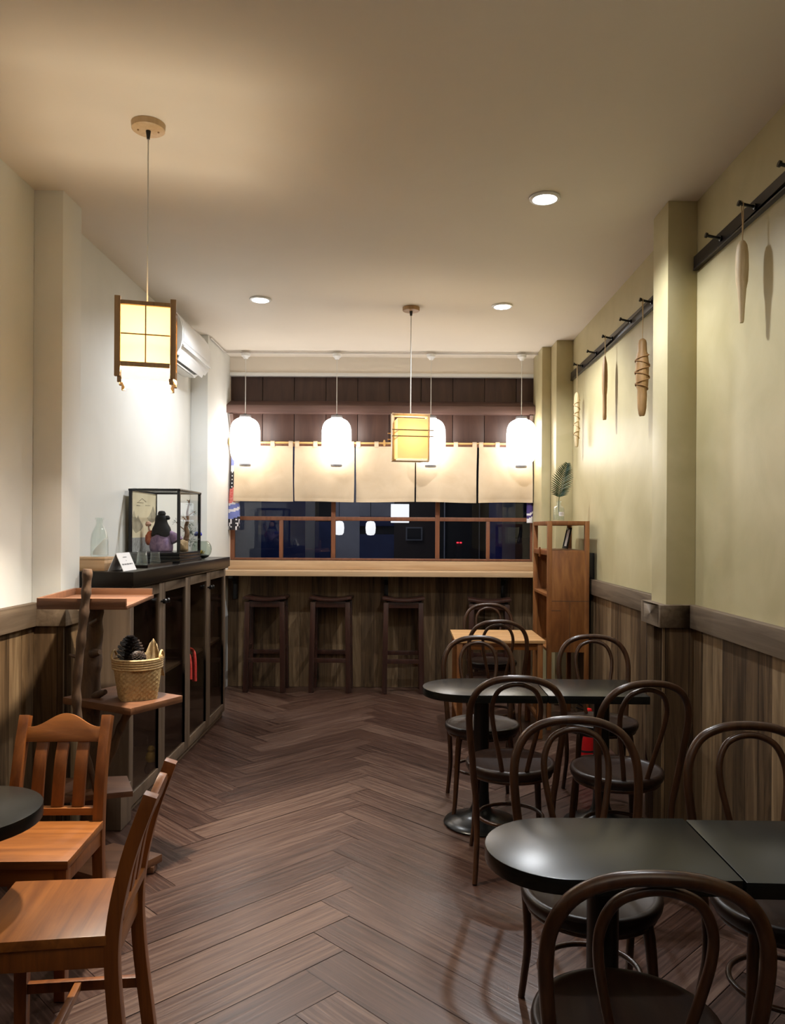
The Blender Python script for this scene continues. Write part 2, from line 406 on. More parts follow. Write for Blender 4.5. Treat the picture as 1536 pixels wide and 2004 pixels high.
bm = BM(); box(bm, X0, X1, Y0, Y1, H, H + 0.12); struct('ceiling', bm, M['ceiling'])
bm = BM(); box(bm, XL - 0.14, XL, Y0, Y1, 0, H); struct('wall_left', bm, M['white_wall'])
bm = BM(); box(bm, XR, XR + 0.14, Y0, Y1, 0, H); struct('wall_right', bm, M['olive_wall'])
M['rear'] = mottled('blue_grey_rear_wall', (0.10, 0.13, 0.20), (0.14, 0.17, 0.25), 2, rough=0.7)
bm = BM(); box(bm, XL, XR, YF - 0.14, YF, 0, H); struct('wall_front', bm, M['rear'])
WX0, WX1, WZ0, WZ1 = -1.676, 1.255, 1.205, 2.985      # window opening
bm = BM()
box(bm, XL, XR, YB, YB + 0.15, 0, WZ0); box(bm, XL, XR, YB, YB + 0.15, WZ1, H)
box(bm, XL, WX0, YB, YB + 0.15, WZ0, WZ1); box(bm, WX1, XR, YB, YB + 0.15, WZ0, WZ1)
struct('wall_back', bm, M['ceiling'])
# pilasters
bm = BM(); box(bm, XL, -1.677, 3.83, 4.05, 0, H); struct('trim_1', bm, M['white_wall'], bevel=0.004)
bm = BM(); box(bm, XL, -1.676, 6.66, YB, 0, H); struct('trim_2', bm, M['white_wall'], bevel=0.004)
bm = BM(); box(bm, 1.313, XR, 3.91, 4.14, 0, H); struct('trim_3', bm, M['olive_wall'], bevel=0.004)
bm = BM(); box(bm, 1.316, XR, 6.78, YB, 0, H); box(bm, 1.235, 1.316, 7.03, YB, 0, H); struct('trim_4', bm, M['olive_wall'], bevel=0.004)

RT, RB = 1.137, 1.025
# board wainscot, right side, wrapped round the pilaster
T = 0.022
bm = BM()
box(bm, XR - T, XR, YF, 3.91 - T, 0, RB + .02); box(bm, XR - T, XR, 4.14 + T, 6.78, 0, RB + .02)
box(bm, 1.313 - T, XR, 3.91 - T, 3.91, 0, RB + .02); box(bm, 1.313 - T, XR, 4.14, 4.14 + T, 0, RB + .02)
box(bm, 1.313 - T, 1.313, 3.91, 4.14, 0, RB + .02)
struct('trim_5', bm, M['planks'])
T2 = 0.042
bm = BM()
box(bm, XR - T2, XR, YF, 3.91 - T2, RB, RT); box(bm, XR - T2, XR, 4.14 + T2, 6.78, RB, RT)
box(bm, 1.313 - T2, XR, 3.91 - T2, 3.91, RB, RT); box(bm, 1.313 - T2, XR, 4.14, 4.14 + T2, RB, RT); box(bm, 1.313 - T2, 1.313, 3.91, 4.14, RB, RT)
struct('trim_6', bm, M['rail_wood'], bevel=0.002)
# left side
bm = BM()
box(bm, XL, XL + T, YF, 3.83, 0, RB + .02); box(bm, XL, -1.677 + T, 3.83 - T, 3.83, 0, RB + .02); box(bm, -1.677, -1.677 + T, 3.83, 4.05, 0, RB + .02)
struct('trim_7', bm, M['planks'])
bm = BM()
box(bm, XL, XL + T2, YF, 3.83 - T2, RB, RT); box(bm, XL, -1.677 + T2, 3.83 - T2, 3.83, RB, RT); box(bm, -1.677, -1.677 + T2, 3.83, 4.05, RB, RT)
struct('trim_8', bm, M['rail_wood'], bevel=0.002)
# boards under the bar
bm = BM(); box(bm, -1.676, 1.235, YB - T, YB, 0, 1.075); struct('trim_9', bm, M['planks'])
# sill upstand above the bar
bm = BM(); box(bm, -1.676, 1.235, YB - 0.035, YB + 0.10, 1.12, WZ0); struct('trim_10', bm, M['oak_x'], bevel=0.003)
# dark vertical boards in the top of the window opening
PZ0 = 2.345
bm = BM()
bx = WX0; wb = 0.306
while bx < WX1 - 0.01:
    box(bm, bx + .003, min(bx + wb, WX1) - .003, YB + 0.05, YB + 0.075, PZ0, WZ1); bx += wb
box(bm, WX0, WX1, YB + 0.075, YB + 0.09, PZ0, WZ1)
struct('trim_11', bm, M['panelling'], bevel=0.002)
# eave board that runs across the boards, with two slanted props
bm = BM()
prism(bm, [(7.55, 2.615), (7.36, 2.600), (7.36, 2.672), (7.55, 2.745)], -1.70, 1.234, axis='x')
e = struct('trim_12', bm, M['lintel'], bevel=0.003)
for x in (-1.635, 1.20):
    bm = BM(); bar(bm, (x, 7.53, 2.36), (x, 7.39, 2.60), 0.03, 0.03); struct('prop', bm, M['panelling'], e)
# white head line of the opening
bm = BM(); box(bm, WX0, WX1, YB - 0.012, YB + 0.05, WZ1 - 0.012, WZ1 + 0.02); struct('trim_13', bm, M['white_plastic'], bevel=0.003)

# window frame and panes
win = bpy.data.objects.new('window_1', None); C.objects.link(win); win['kind'] = 'structure'; win.location = (0, YB + 0.06, 0)
def wbar(name, x0, x1, z0, z1, d=0.045):
    b = BM(); box(b, x0, x1, 0, d, z0, z1); return obj(name, b, M['win_frame'], win, bevel=0.003)
wbar('window_frame', WX0, WX0 + .04, WZ0, PZ0); wbar('window_frame', WX1 - .03, WX1, WZ0, PZ0)
wbar('window_frame', WX0 + .04, WX1 - .03, WZ0, WZ0 + .022); wbar('window_frame', WX0 + .04, WX1 - .03, PZ0 - .04, PZ0)
VX = [-0.682, 0.326]
for x in VX: wbar('mullion', x - .021, x + .021, WZ0 + .022, PZ0 - .04)
edges = [WX0 + .04, VX[0], VX[1], WX1 - .03]
ZT = 1.609
for k in range(3):
    a = edges[k] + (0.021 if k else 0); b_ = edges[k + 1] - (0.021 if k < 2 else 0)
    wbar('transom', a, b_, ZT - .019, ZT + .019)
    g = BM(); box(g, a, b_, .018, .024, ZT + .019, PZ0 - .04); obj('window_pane', g, M['glass'], win)
    sub = {0: [-1.186], 1: [], 2: [0.815]}[k]
    xs = [a] + sub + [b_]
    for x in sub: wbar('mullion', x - .018, x + .018, WZ0 + .022, ZT - .019)
    for p, q in zip(xs, xs[1:]):
        g = BM(); box(g, p + (.018 if p in sub else 0), q - (.018 if q in sub else 0), .018, .024, WZ0 + .022, ZT - .019); obj('window_pane', g, M['glass'], win)

# ------------------------------------------------------------------ night beyond the glass, with stand-ins for the room's reflections
M['refl_grey'] = mottled('grey_reflection', (0.20, 0.20, 0.22), (0.27, 0.26, 0.28), 4, rough=0.8)  # tints of the reflected room, given to the backdrop bands
M['refl_pale'] = mottled('pale_reflection', (0.42, 0.40, 0.42), (0.52, 0.50, 0.52), 4, rough=0.8)
M['refl_navy'] = mottled('navy_reflection', (0.012, 0.024, 0.10), (0.025, 0.045, 0.16), 3, rough=0.5)
M['refl_blue'] = mottled('blue_reflection', (0.012, 0.035, 0.20), (0.02, 0.06, 0.30), 6, rough=0.6)
M['st_dark'] = plain('dark_backdrop', (0.014, 0.012, 0.012), rough=0.7)
M['refl_brown'] = plain('brown_reflection', (0.05, 0.03, 0.022), rough=0.7)
M['refl_lamp'] = plain('lamp_reflection_glow', (0.9, 0.9, 0.9), emit=(1, 0.98, 0.94), estr=0.9)  # glow standing in for lamps reflected in the panes
bm = BM(); box(bm, -6, 6, 7.7, 13, -0.5, -0.3); o = struct('street_pavement', bm, M['st_dark'])
fac = thing('reflection_backdrop', 'banded backdrop added behind the window, standing in for the reflected room', 'backdrop', (0, 11.5, -0.3))  # made-up backdrop carrying the room's reflections as coloured bands
def fpart(nm, x0, x1, z0, z1, m, d=0.0, t=0.1):
    b = BM(); box(b, x0, x1, -d - t, -d, z0 + .3, z1 + .3); return obj(nm, b, m, fac, bevel=0.004)
fpart('backdrop_wall', -5.5, 5.5, -0.3, 4.5, M['st_dark'])
for nm, x0, x1, z0, z1, m in (('reflection_band', -2.75, -2.07, -.3, 3.2, 'refl_grey'), ('navy_band', -2.07, -1.43, -.3, 3.2, 'refl_navy'), ('reflection_band', -1.43, -1.29, -.3, 3.2, 'refl_grey'), ('navy_band', -1.29, -1.06, -.3, 1.62, 'refl_navy'),
        ('reflection_band', -1.00, -.64, -.3, 3.2, 'refl_pale'), ('low_navy_band', -.64, -.14, -.3, 1.44, 'refl_navy'), ('navy_band', -.64, -.14, 1.56, 1.70, 'refl_navy'), ('reflection_band', -.64, -.14, 1.70, 3.2, 'refl_pale'), ('reflection_band', -.14, .46, -.3, 3.2, 'refl_brown'),
        ('reflection_band', 1.24, 1.43, -.3, 3.2, 'refl_blue'), ('reflection_band', 1.43, 1.62, -.3, 3.2, 'refl_grey'), ('reflection_band', 1.62, 2.6, -.3, 1.40, 'refl_brown'), ('reflection_band', 1.62, 2.6, 1.40, 3.2, 'st_dark'),
        ('reflection_strip', .585, .600, .9, 2.4, 'refl_pale'), ('reflection_strip', 1.095, 1.105, .9, 2.4, 'refl_grey'), ('level_strip', -.6, 1.2, .98, .995, 'refl_grey')):
    fpart(nm, x0, x1, z0, z1, M[m], .1, .05)  # each band copies a patch of reflected room in the glass
b = BM(); box(b, .03, .27, -.19, -.15, 1.655, 1.85); fr_ = obj('reflected_frame', b, M['refl_grey'], fac)  # reflected picture frame, built onto the backdrop
b = BM(); box(b, .05, .25, -.196, -.19, 1.675, 1.83); obj('reflected_print', b, M['st_dark'], fr_)
for x, lb in ((-0.81, 'small oval white stand-in for a reflected lantern, beside the brown mullion'), (-0.415, 'small oval white stand-in for a reflected lantern, before the navy band')):  # reflected oval lanterns, added as objects behind the glass
    t = thing('lamp_reflection', lb, 'lamp', (x, 9.8, 1.435), group='stand-ins for reflected oval lanterns')
    b = BM(); lathe(b, [(0, 0), (.04, .005), (.058, .03), (.064, .09), (.058, .15), (.04, .175), (0, .18)], 20); obj('lamp_reflection_body', b, M['refl_lamp'], t)
    b = BM(); tube(b, [(0, 0, .18), (0, 0, 2.2)], .004, 6); obj('cord', b, M['st_dark'], t)  # cord made only for the stand-in lamp
t = thing('lamp_reflection', 'square white stand-in for a reflected lamp, above the middle window pane', 'lamp', (-0.05, 10.2, 1.60))  # reflected square lamp, likewise added behind the glass
b = BM(); box(b, -.118, .118, -.1, .1, 0, .24); obj('lamp_reflection_body', b, M['refl_lamp'], t, bevel=.004)
b = BM(); tube(b, [(0, 0, .24), (0, 0, 2.2)], .004, 6); obj('cord', b, M['st_dark'], t)  # cord made only for the stand-in lamp
b = BM(); box(b, 0.70, 0.725, 10.3, 10.32, 1.335, 1.35); box(b, 0.74, 0.765, 10.3, 10.32, 1.335, 1.35)  # post made up behind the panes to hold two red points
M['red_point_glow'] = plain('red_point_glow', (0.6, 0.02, 0.03), emit=(1, 0.03, 0.05), estr=2.0)
box(b, 0.69, 0.775, 10.32, 10.36, -0.3, 1.36, 1)
tag(obj('stand_in_post', b, [M['red_point_glow'], M['st_dark']]), 'dark added post with two small red lights outside the window', 'post')

wd = bpy.data.worlds.new('night'); S.world = wd; wd.use_nodes = True
wd.node_tree.nodes['Background'].inputs[0].default_value = (0.08, 0.14, 0.42, 1)
wd.node_tree.nodes['Background'].inputs[1].default_value = 0.10

# ------------------------------------------------------------------ lights
def lamp(name, kind, loc, energy, col, size=0.05, rotx=0, spot=None, blend=0.5):
    d = bpy.data.lights.new(name, kind); d.energy = energy; d.color = col
    if kind in ('POINT', 'SPOT'): d.shadow_soft_size = size
    if kind == 'SPOT': d.spot_size = R(spot); d.spot_blend = blend
    o = bpy.data.objects.new(name, d); C.objects.link(o); o.location = loc; o.rotation_euler = (rotx, 0, 0)
    return o
lamp('backdrop_fill', 'POINT', (-1.5, 9.2, 4.2), 55, (0.85, 0.9, 1.0), 0.3)  # unseen fill added to brighten the reflection backdrop

COOL = (0.93, 0.965, 1.0)
def downlight(x, y, label, e=105, spot=144):
    t = thing('downlight', label, 'downlight', (x, y, H), group='recessed ceiling downlights')
    b = BM(); lathe(b, [(.058, -.001), (.076, -.001), (.078, -.005), (.074, -.010), (.060, -.012), (.058, -.006)], 36); obj('rim', b, M['white_plastic'], t)
    b = BM(); lathe(b, [(0, -.007), (.058, -.007), (.058, -.003), (0, -.003)], 36); obj('diffuser', b, M['led'], t)
    lamp('downlight_beam', 'SPOT', (x, y, H - 0.02), e, COOL, 0.045, 0, spot, 0.55)
    return t
downlight(0.69, 3.88, 'bright recessed downlight by itself on the ceiling before the olive pilaster')
downlight(-1.04, 5.62, 'recessed downlight on the ceiling beside the wall air conditioner', 85, 155)
downlight(0.714, 5.75, 'recessed downlight on the far ceiling near the pegs and the palm vase', 130, 150)
downlight(0.69, 2.15, 'recessed downlight above the front of the room, over the near black table', 48)
# bare upward fill spots added for the ceiling, in place of lanterns behind the viewpoint
for x_, y_ in ((-0.5, -0.7), (0.7, -0.7)):
    lamp('rear_ceiling_fill', 'SPOT', (x_, y_, 2.25), 62, (1.0, 0.93, 0.82), 0.14, PI, 165, 0.5)

# ------------------------------------------------------------------ ceiling conduit and paper lanterns
CY = 7.25
b = BM(); zc = H - 0.016
tube(b, [(-1.664, 6.70, zc), (-1.664, CY - .02, zc)], .007, 8); tube(b, [(-1.668, CY, zc), (1.234, CY, zc)], .009, 8)
tube(b, [(-1.664, CY - .03, zc), (-1.655, CY, zc)], .008, 8)
obj_c = tag(obj('conduit_pipe', b, M['conduit']), 'thin white conduit pipe along the ceiling above the four paper lanterns', 'pipe')

lan = thing('paper_lantern', '', 'lantern', (-1.475, CY, 0), group='white paper lanterns at the window')
b = BM(); lathe(b, [(0, H - .075), (.018, H - .075), (.026, H - .06), (.040, H - .05), (.043, H - .03), (.043, H - .0255), (0, H - .0255)], 20); obj('ceiling_rose', b, M['white_plastic'], lan)
b = BM(); tube(b, [(0, 0, H - .076), (0, 0, 2.56)], .0035, 6); obj('cord', b, M['cord_w'], lan)
b = BM(); lathe(b, [(0, 2.575), (.012, 2.575), (.016, 2.562), (.050, 2.560), (.053, 2.552), (.053, 2.536), (0, 2.536)], 24); obj('top_cap', b, M['grey_plastic'], lan)
b = BM(); prof = []
for k in range(61):
    t_ = k / 60; z = 2.108 + t_ * 0.43
    zz = (t_ - 0.5) * 2; r_ = 0.137 * (1 - abs(zz) ** 4.2) ** 0.42 if abs(zz) < 1 else 0
    r_ = max(r_, 0.052); r_ += 0.0012 * math.cos(k * PI)
    prof.append((r_, z))
lathe(b, prof, 40); obj('paper_shade', b, M['lantern'], lan, ang=60)
b = BM(); lathe(b, [(.044, 2.088), (.051, 2.088), (.053, 2.094), (.053, 2.110), (.044, 2.110)], 24); obj('bottom_ring', b, M['grey_plastic'], lan)
lan['label'] = 'lit white paper lantern in front of the corner noren panel and koi streamer'
for x, lb in ((-0.628, 'lit white paper lantern hanging alone before the second noren panel'),
              (0.245, 'lit white paper lantern partly covered by the square amber pendant lamp'),
              (1.085, 'lit white paper lantern next to the olive corner and palm vase')):
    dup(lan, (x, CY, 0), 0, lb)

# ------------------------------------------------------------------ square pendant lamps
p1 = thing('pendant_lamp', 'lit square shoji pendant lamp with brown frame hanging by the white side wall', 'lamp', (-1.055, 3.2, 0), R(15), group='square wooden pendant lamps')
b = BM(); lathe(b, [(0, H - .028), (.060, H - .028), (.066, H - .024), (.068, H - .001), (0, H - .001)], 36); cn = obj('ceiling_canopy', b, M['pale_wood'], p1)
b = BM()
for x in (-.04, .04): lathe(b, [(0, H - .032), (.004, H - .032), (.004, H - .028), (0, H - .028)], 10, (x, 0, 0))
obj('screw', b, M['lamp_wood'], cn)
b = BM(); lathe(b, [(0, H - .062), (.006, H - .062), (.010, H - .030), (.010, H - .0285), (0, H - .0285)], 12); obj('cord_grip', b, M['rubber'], p1)
b = BM(); tube(b, [(0, 0, H - .06), (0, 0, 2.40)], .0032, 6); obj('cord', b, M['cord_w'], p1)
z0, z1 = 2.10, 2.415; hw = 0.105
for sx in (-1, 1):
    for sy in (-1, 1):
        b = BM(); box(b, sx * hw - .011, sx * hw + .011, sy * hw - .011, sy * hw + .011, z0, z1)
        box(b, sx * hw * .93 - .008, sx * hw * .93 + .008, sy * hw * .93 - .008, sy * hw * .93 + .008, z0 - .022, z0)
        obj('post', b, M['lamp_wood'], p1, bevel=.0015)
fr = BM()
for z, hh in ((2.392, .008), (2.150, .009)):
    for s in (-1, 1):
        box(fr, -hw + .012, hw - .012, s * hw - .008, s * hw + .008, z - hh, z + hh)
        box(fr, s * hw - .008, s * hw + .008, -hw + .012, hw - .012, z - hh, z + hh)
box(fr, -hw + .012, hw - .012, -.006, .006, 2.386, 2.396)
obj('frame', fr, M['lamp_wood'], p1, bevel=.0012)
mu = BM()
for s in (-1, 1):
    box(mu, -.0025, .0025, s * (hw - .002) - .002, s * (hw - .002) + .002, 2.159, 2.384); box(mu, -hw + .012, hw - .012, s * (hw - .002) - .002, s * (hw - .002) + .002, 2.268, 2.273)
    box(mu, s * (hw - .002) - .002, s * (hw - .002) + .002, -.0025, .0025, 2.159, 2.384); box(mu, s * (hw - .002) - .002, s * (hw - .002) + .002, -hw + .012, hw - .012, 2.268, 2.273)
obj('lattice', mu, M['lamp_wood'], p1)
for k in range(4):
    m3 = rot('Z', 90 * k); b = BM()
    obox(b, m3 @ Vector((0, -hw + .006, 2.271)), (2 * hw - .02, .0012, .232), m3); obj('paper_panel', b, M['shoji'], p1)
for k in range(4):
    m3 = rot('Z', 90 * k); b = BM()
    obox(b, m3 @ Vector((0, -hw + .014, 2.116)), (2 * hw - .028, .0012, .052), m3); obj('lower_band', b, M['shoji_white'], p1)
b = BM(); lathe(b, [(0, 2.30), (.012, 2.30), (.016, 2.33), (.016, 2.385), (0, 2.385)], 14); obj('lamp_holder', b, M['rubber'], p1)
lamp('pendant_bulb', 'POINT', (-1.055, 3.2, 2.262), 15, (1.0, 0.86, 0.64), 0.05)
lamp('pendant_bulb', 'SPOT', (-1.055, 3.2, 2.235), 230, (1.0, 0.88, 0.72), 0.035, 0, 150, 0.4)

p2 = thing('pendant_lamp', 'square amber paper pendant lamp with two dark rails, hanging in the middle of the room', 'lamp', (0.045, 5.81, 0), R(9), group='square wooden pendant lamps')
b = BM(); lathe(b, [(0, H - .028), (.060, H - .028), (.063, H - .024), (.064, H - .001), (0, H - .001)], 36); obj('ceiling_canopy', b, M['lamp_wood'], p2)
b = BM(); lathe(b, [(0, H - .062), (.008, H - .062), (.012, H - .030), (.012, H - .0285), (0, H - .0285)], 12); obj('cord_grip', b, M['rubber'], p2)
b = BM(); tube(b, [(0, 0, H - .06), (0, 0, 2.345)], .004, 6); obj('cord', b, M['cord_w'], p2)
b = BM()
for s in (-1, 1): box(b, s * .132 - .009, s * .132 + .009, -.03, .03, 2.02, 2.365)
box(b, -.141, .141, -.03, .03, 2.345, 2.365); box(b, -.141, .141, -.03, .03, 2.010, 2.026)
obj('frame', b, M['pale_wood'], p2, bevel=.002)
for k in range(4):
    m3 = rot('Z', 90 * k); b = BM()
    obox(b, m3 @ Vector((0, -.112, 2.172)), (.222, .0015, .292), m3); obj('paper_panel', b, M['shoji_dim'], p2)
b = BM(); box(b, -.112, .112, -.112, .112, 2.016, 2.0205); obj('bottom_diffuser', b, M['shoji_white'], p2)
for z in (2.232, 2.186):
    for s in (-1, 1):
        b = BM(); box(b, -.155, .155, s * .116 - .003, s * .116 + .003, z - .004, z + .004); obj('rail', b, M['lamp_wood'], p2)
        b = BM(); box(b, s * .116 - .003, s * .116 + .003, -.155, .155, z - .0125, z - .0045); obj('rail', b, M['pale_wood'], p2)
lamp('pendant_bulb', 'POINT', (0.045, 5.81, 2.20), 3.6, (1.0, 0.84, 0.58), 0.03)

# ------------------------------------------------------------------ air conditioner
ac = thing('air_conditioner', 'white split air conditioner high on the white wall behind the shoji lamp', 'air conditioner', (XL, 0, 0))
prof = [(0.002, 2.755), (0.002, 3.085), (0.12, 3.088), (0.165, 3.07), (0.200, 3.02), (0.218, 2.95), (0.218, 2.87), (0.205, 2.81), (0.175, 2.765), (0.15, 2.775), (0.11, 2.765), (0.09, 2.745)]
b = BM(); prism(b, [(x, z) for x, z in prof], 5.63, 6.45, axis='y'); obj('body', b, M['white_plastic'], ac, bevel=.004)
b = BM(); prism(b, [(0.203, 3.015), (0.2215, 2.945), (0.2215, 2.875), (0.2185, 2.86), (0.2165, 2.875), (0.2165, 2.945), (0.199, 3.013)], 5.66, 6.42, axis='y'); obj('front_panel', b, M['white_panel'], ac)
b = BM(); prism(b, [(0.208, 2.845), (0.230, 2.826), (0.226, 2.818), (0.204, 2.830)], 5.645, 6.435, axis='y'); obj('front_lip', b, M['white_plastic'], ac)
b = BM(); prism(b, [(0.105, 2.760), (0.172, 2.767), (0.170, 2.7625), (0.106, 2.7555)], 5.72, 6.36, axis='y'); obj('air_slot', b, M['black'], ac)
b = BM(); prism(b, [(0.196, 2.800), (0.166, 2.735), (0.160, 2.737), (0.190, 2.803)], 5.70, 6.38, axis='y'); obj('flap', b, M['white_plastic'], ac)
b = BM(); prism(b, [(0.098, 2.745), (0.103, 2.735), (0.004, 2.750), (0.004, 2.756)], 5.70, 6.38, axis='y'); obj('lower_edge', b, M['white_plastic'], ac)

# ------------------------------------------------------------------ bar counter and stools
bar_t = thing('bar_counter', 'long light oak bar counter running under the window', 'counter', (0, 7.2, 0))
b = BM(); box(b, -1.674, 1.233, 0, 0.263, 1.072, 1.119); obj('worktop', b, M['oak_x'], bar_t, bevel=.003)
for x in (-1.60, -0.165, 0.95):
    b = BM(); prism(b, [(0.05, 1.071), (0.275, 1.071), (0.275, .84), (.245, .84), (.235, .98), (.18, 1.03), (.05, 1.045)], x - .02, x + .02, axis='x'); obj('bracket', b, M['black_metal'], bar_t, bevel=.002)

st = thing('bar_stool', '', 'stool', (-1.28, 7.33, 0), 0, 'dark saddle bar stools under the counter')
hw_, hd_, zt = 0.165, 0.105, 0.842
for sx in (-1, 1):
    for sy in (-1, 1):
        b = BM(); bar(b, (sx * .172, sy * .115, 0), (sx * .160, sy * .100, zt - .01), .046, .042, up=(0, 1, 0)); obj('leg', b, M['stool'], st, bevel=.003)
b = BM(); nseg = 16; top = []; bot = []
for k in range(nseg + 1):
    x = -.195 + .39 * k / nseg; q = (x / .195) ** 2; z = .842 + .024 * q - (.006 if k in (0, nseg) else 0)
    top.append((x, z + .022)); bot.append((x, z - .002 * (1 - q)))
prism(b, top + bot[::-1], -.135, .135, axis='y'); obj('saddle_seat', b, M['stool'], st, bevel=.003)
for y in (-.102, .102):
    b = BM(); box(b, -.142, .142, y - .010, y + .010, .785, .838); obj('seat_rail', b, M['stool'], st, bevel=.002)
for x in (-.160, .160):
    b = BM(); box(b, x - .010, x + .010, -.085, .085, .785, .838); obj('seat_rail', b, M['stool'], st, bevel=.002)
b = BM(); box(b, -.148, .148, -.126, -.098, .275, .315); obj('footrest', b, M['stool'], st, bevel=.003)
b = BM(); box(b, -.148, .148, .098, .122, .32, .36); obj('stretcher', b, M['stool'], st, bevel=.003)
for x in (-.167, .167):
    b = BM(); box(b, x - .012, x + .012, -.095, .095, .38, .42); obj('stretcher', b, M['stool'], st, bevel=.003)
st['label'] = 'dark saddle bar stool beside the glass-door cabinet, first in the row under the counter'
dup(st, (-0.672, 7.33, 0), R(-1), 'second dark saddle bar stool from the glass-door cabinet, standing alone')
dup(st, (0.0, 7.30, 0), R(1), 'third dark saddle bar stool from the cabinet, in front of the counter bracket')
dup(st, (0.79, 7.20, 0), R(-4), 'dark saddle bar stool half hidden behind the honey wood table')

# ------------------------------------------------------------------ noren curtain
rod = thing('noren_rod', 'yellow bamboo curtain rod across the window carrying the beige noren', 'curtain rod', (0, 7.435, 2.327))
b = BM(); pts = [(-1.66 + .098 * k, 0, 0) for k in range(30)]; tube(b, pts, [.010 + (.002 if k % 5 == 0 else 0) for k in range(30)], 10); obj('pole', b, M['bamboo'], rod)
for x, z in ((-1.645, -.012), (-0.19, .0), (1.205, 0)):
    b = BM(); tube(b, [(x, .076, .0), (x, .0, .024), (x, -.02, .004), (x, -.004, -.02), (x, .03, -.016)], .010, 8)
    if x < -1.6: lathe(b, [(0, -.05), (.022, -.04), (.033, -.01), (.030, .03), (.016, .05), (0, .052)], 14, (x + .01, -.02, 0))
    obj('hook', b, M['bamboo'], rod)
def noren(x0, x1, label, seed, tabs):
    rg = random.Random(seed); nx, nz = 26, 24; zt, zb = 2.296, 1.768
    b = BM(); ph = [rg.uniform(0, 6) for _ in range(4)]
    def P(u, v, side):
        x = x0 + (x1 - x0) * u; z = zt + (zb - zt) * v
        y = 7.430 + (0.010 * math.sin(u * 5 + ph[0] + v) * v + 0.008 * math.sin(u * 11 + ph[1]) * v ** 1.5 + 0.006 * math.sin(v * 6 + u * 3 + ph[2]))
        z += 0.003 * math.sin(u * 4 + ph[3]) * v + 0.004 * (u - .5) * (1 if seed % 2 else -1) * v
        x += 0.006 * math.sin(v * 3 + ph[2]) * (u - .5)
        if v > 0.945: y -= 0.002 * side
        return (x, y + side * 0.0012, z)
    gr = {}
    for s in (-1, 1):
        for i in range(nx + 1):
            for j in range(nz + 1): gr[s, i, j] = b.verts.new(P(i / nx, j / nz, s))
        for i in range(nx):
            for j in range(nz):
                q = [gr[s, i, j], gr[s, i + 1, j], gr[s, i + 1, j + 1], gr[s, i, j + 1]]
                b.faces.new(q if s < 0 else q[::-1])
    for i in range(nx):
        for j in (0, nz): b.faces.new((gr[-1, i, j], gr[-1, i + 1, j], gr[1, i + 1, j], gr[1, i, j]))
    for j in range(nz):
        for i in (0, nx): b.faces.new((gr[-1, i, j], gr[-1, i, j + 1], gr[1, i, j + 1], gr[1, i, j]))
    t = tag(obj('noren_curtain', b, M['cloth'], ang=70), label, 'curtain', 'beige noren panels across the window')
    for k in range(tabs):
        x = x0 + .022 + (x1 - x0 - .044) * k / (tabs - 1); q = BM()
        dy_ = 0.015; lp = [(7.409, 2.285), (7.4045, 2.330), (7.412, 2.343), (7.420, 2.3445), (7.430, 2.340), (7.4345, 2.330), (7.4225, 2.285)]
        lo = [(7.4115, 2.285), (7.407, 2.329), (7.413, 2.340), (7.420, 2.3415), (7.428, 2.338), (7.432, 2.329), (7.420, 2.285)]
        lp = [(yy + dy_, zz) for yy, zz in lp]; lo = [(yy + dy_, zz) for yy, zz in lo]
        for a in range(len(lp) - 1):
            prism(q, [lp[a], lp[a + 1], lo[a + 1], lo[a]], x - .020, x + .020, axis='x')
        obj('loop_tab', q, M['cloth'], t)
noren(-1.618, -1.056, 'beige noren panel at the end by the koi streamer, behind the first lantern', 1, 4)
noren(-1.040, -0.475, 'second beige noren panel, plain cloth behind the lone hanging lantern', 2, 4)
noren(-0.458, 0.103, 'middle beige noren panel, its top corner behind the amber pendant lamp', 3, 4)
noren(0.113, 0.690, 'beige noren panel hanging just beyond the amber pendant lamp and its lantern', 4, 4)
noren(0.708, 1.222, 'narrower beige noren panel at the end by the olive wall corner', 5, 4)

# koi streamers
M['k_blue'] = plain('streamer_blue', (0.17, 0.20, 0.48), rough=0.8)
M['k_white'] = plain('streamer_white', (0.70, 0.67, 0.68), rough=0.8)
M['k_black'] = plain('streamer_black', (0.015, 0.012, 0.016), rough=0.8)
M['k_red'] = mottled('streamer_red', (0.60, 0.06, 0.05), (0.70, 0.28, 0.24), 70, rough=0.8)
M['k_violet'] = plain('streamer_violet', (0.06, 0.035, 0.16), rough=0.8)
def streamer(x0, x1, zt, zb, y, bands, label, cord_top, white_marks):
    t = thing('koi_streamer', label, 'streamer', ((x0 + x1) / 2, y, 0))
    hw = (x1 - x0) / 2; b = BM(); seg = 20; nz = 60; rings = []
    for j in range(nz + 1):
        v = j / nz; z = zt + (zb - zt) * v; wv = hw * (0.62 + 0.5 * min(v * 1.2, 1) - 0.08 * math.sin(v * 7))
        rings.append([b.verts.new((wv * math.cos(2 * PI * k / seg), .020 * math.sin(2 * PI * k / seg), z)) for k in range(seg)])
    for j in range(nz):
        v = (j + .5) / nz
        for k in range(seg):
            f = b.faces.new((rings[j][k], rings[j][(k + 1) % seg], rings[j + 1][(k + 1) % seg], rings[j + 1][k]))
            vv = v + 0.03 * math.sin(k * 2 * PI / seg + 1)
            mi = [m for p, m in bands if vv >= p][-1] if vv >= bands[0][0] else bands[0][1]
            if mi == 2 and white_marks and ((j % 3 == 0 and k % 3 == 1) or (v > .85 and (k + j // 3) % 5 == 0)): mi = 1
            f.material_index = mi
    b.faces.new(rings[0][::-1]); b.faces.new(rings[-1])
    obj('cloth_body', b, [M['k_blue'], M['k_white'], M['k_black'], M['k_red'], M['k_violet']], t, ang=60)
    c = BM(); tube(c, [(0, 0, zt - .003), (0.008, -.005, (zt + cord_top) / 2), (0.01, -.01, cord_top)], .002, 6); obj('cord', c, M['cord_w'], t)
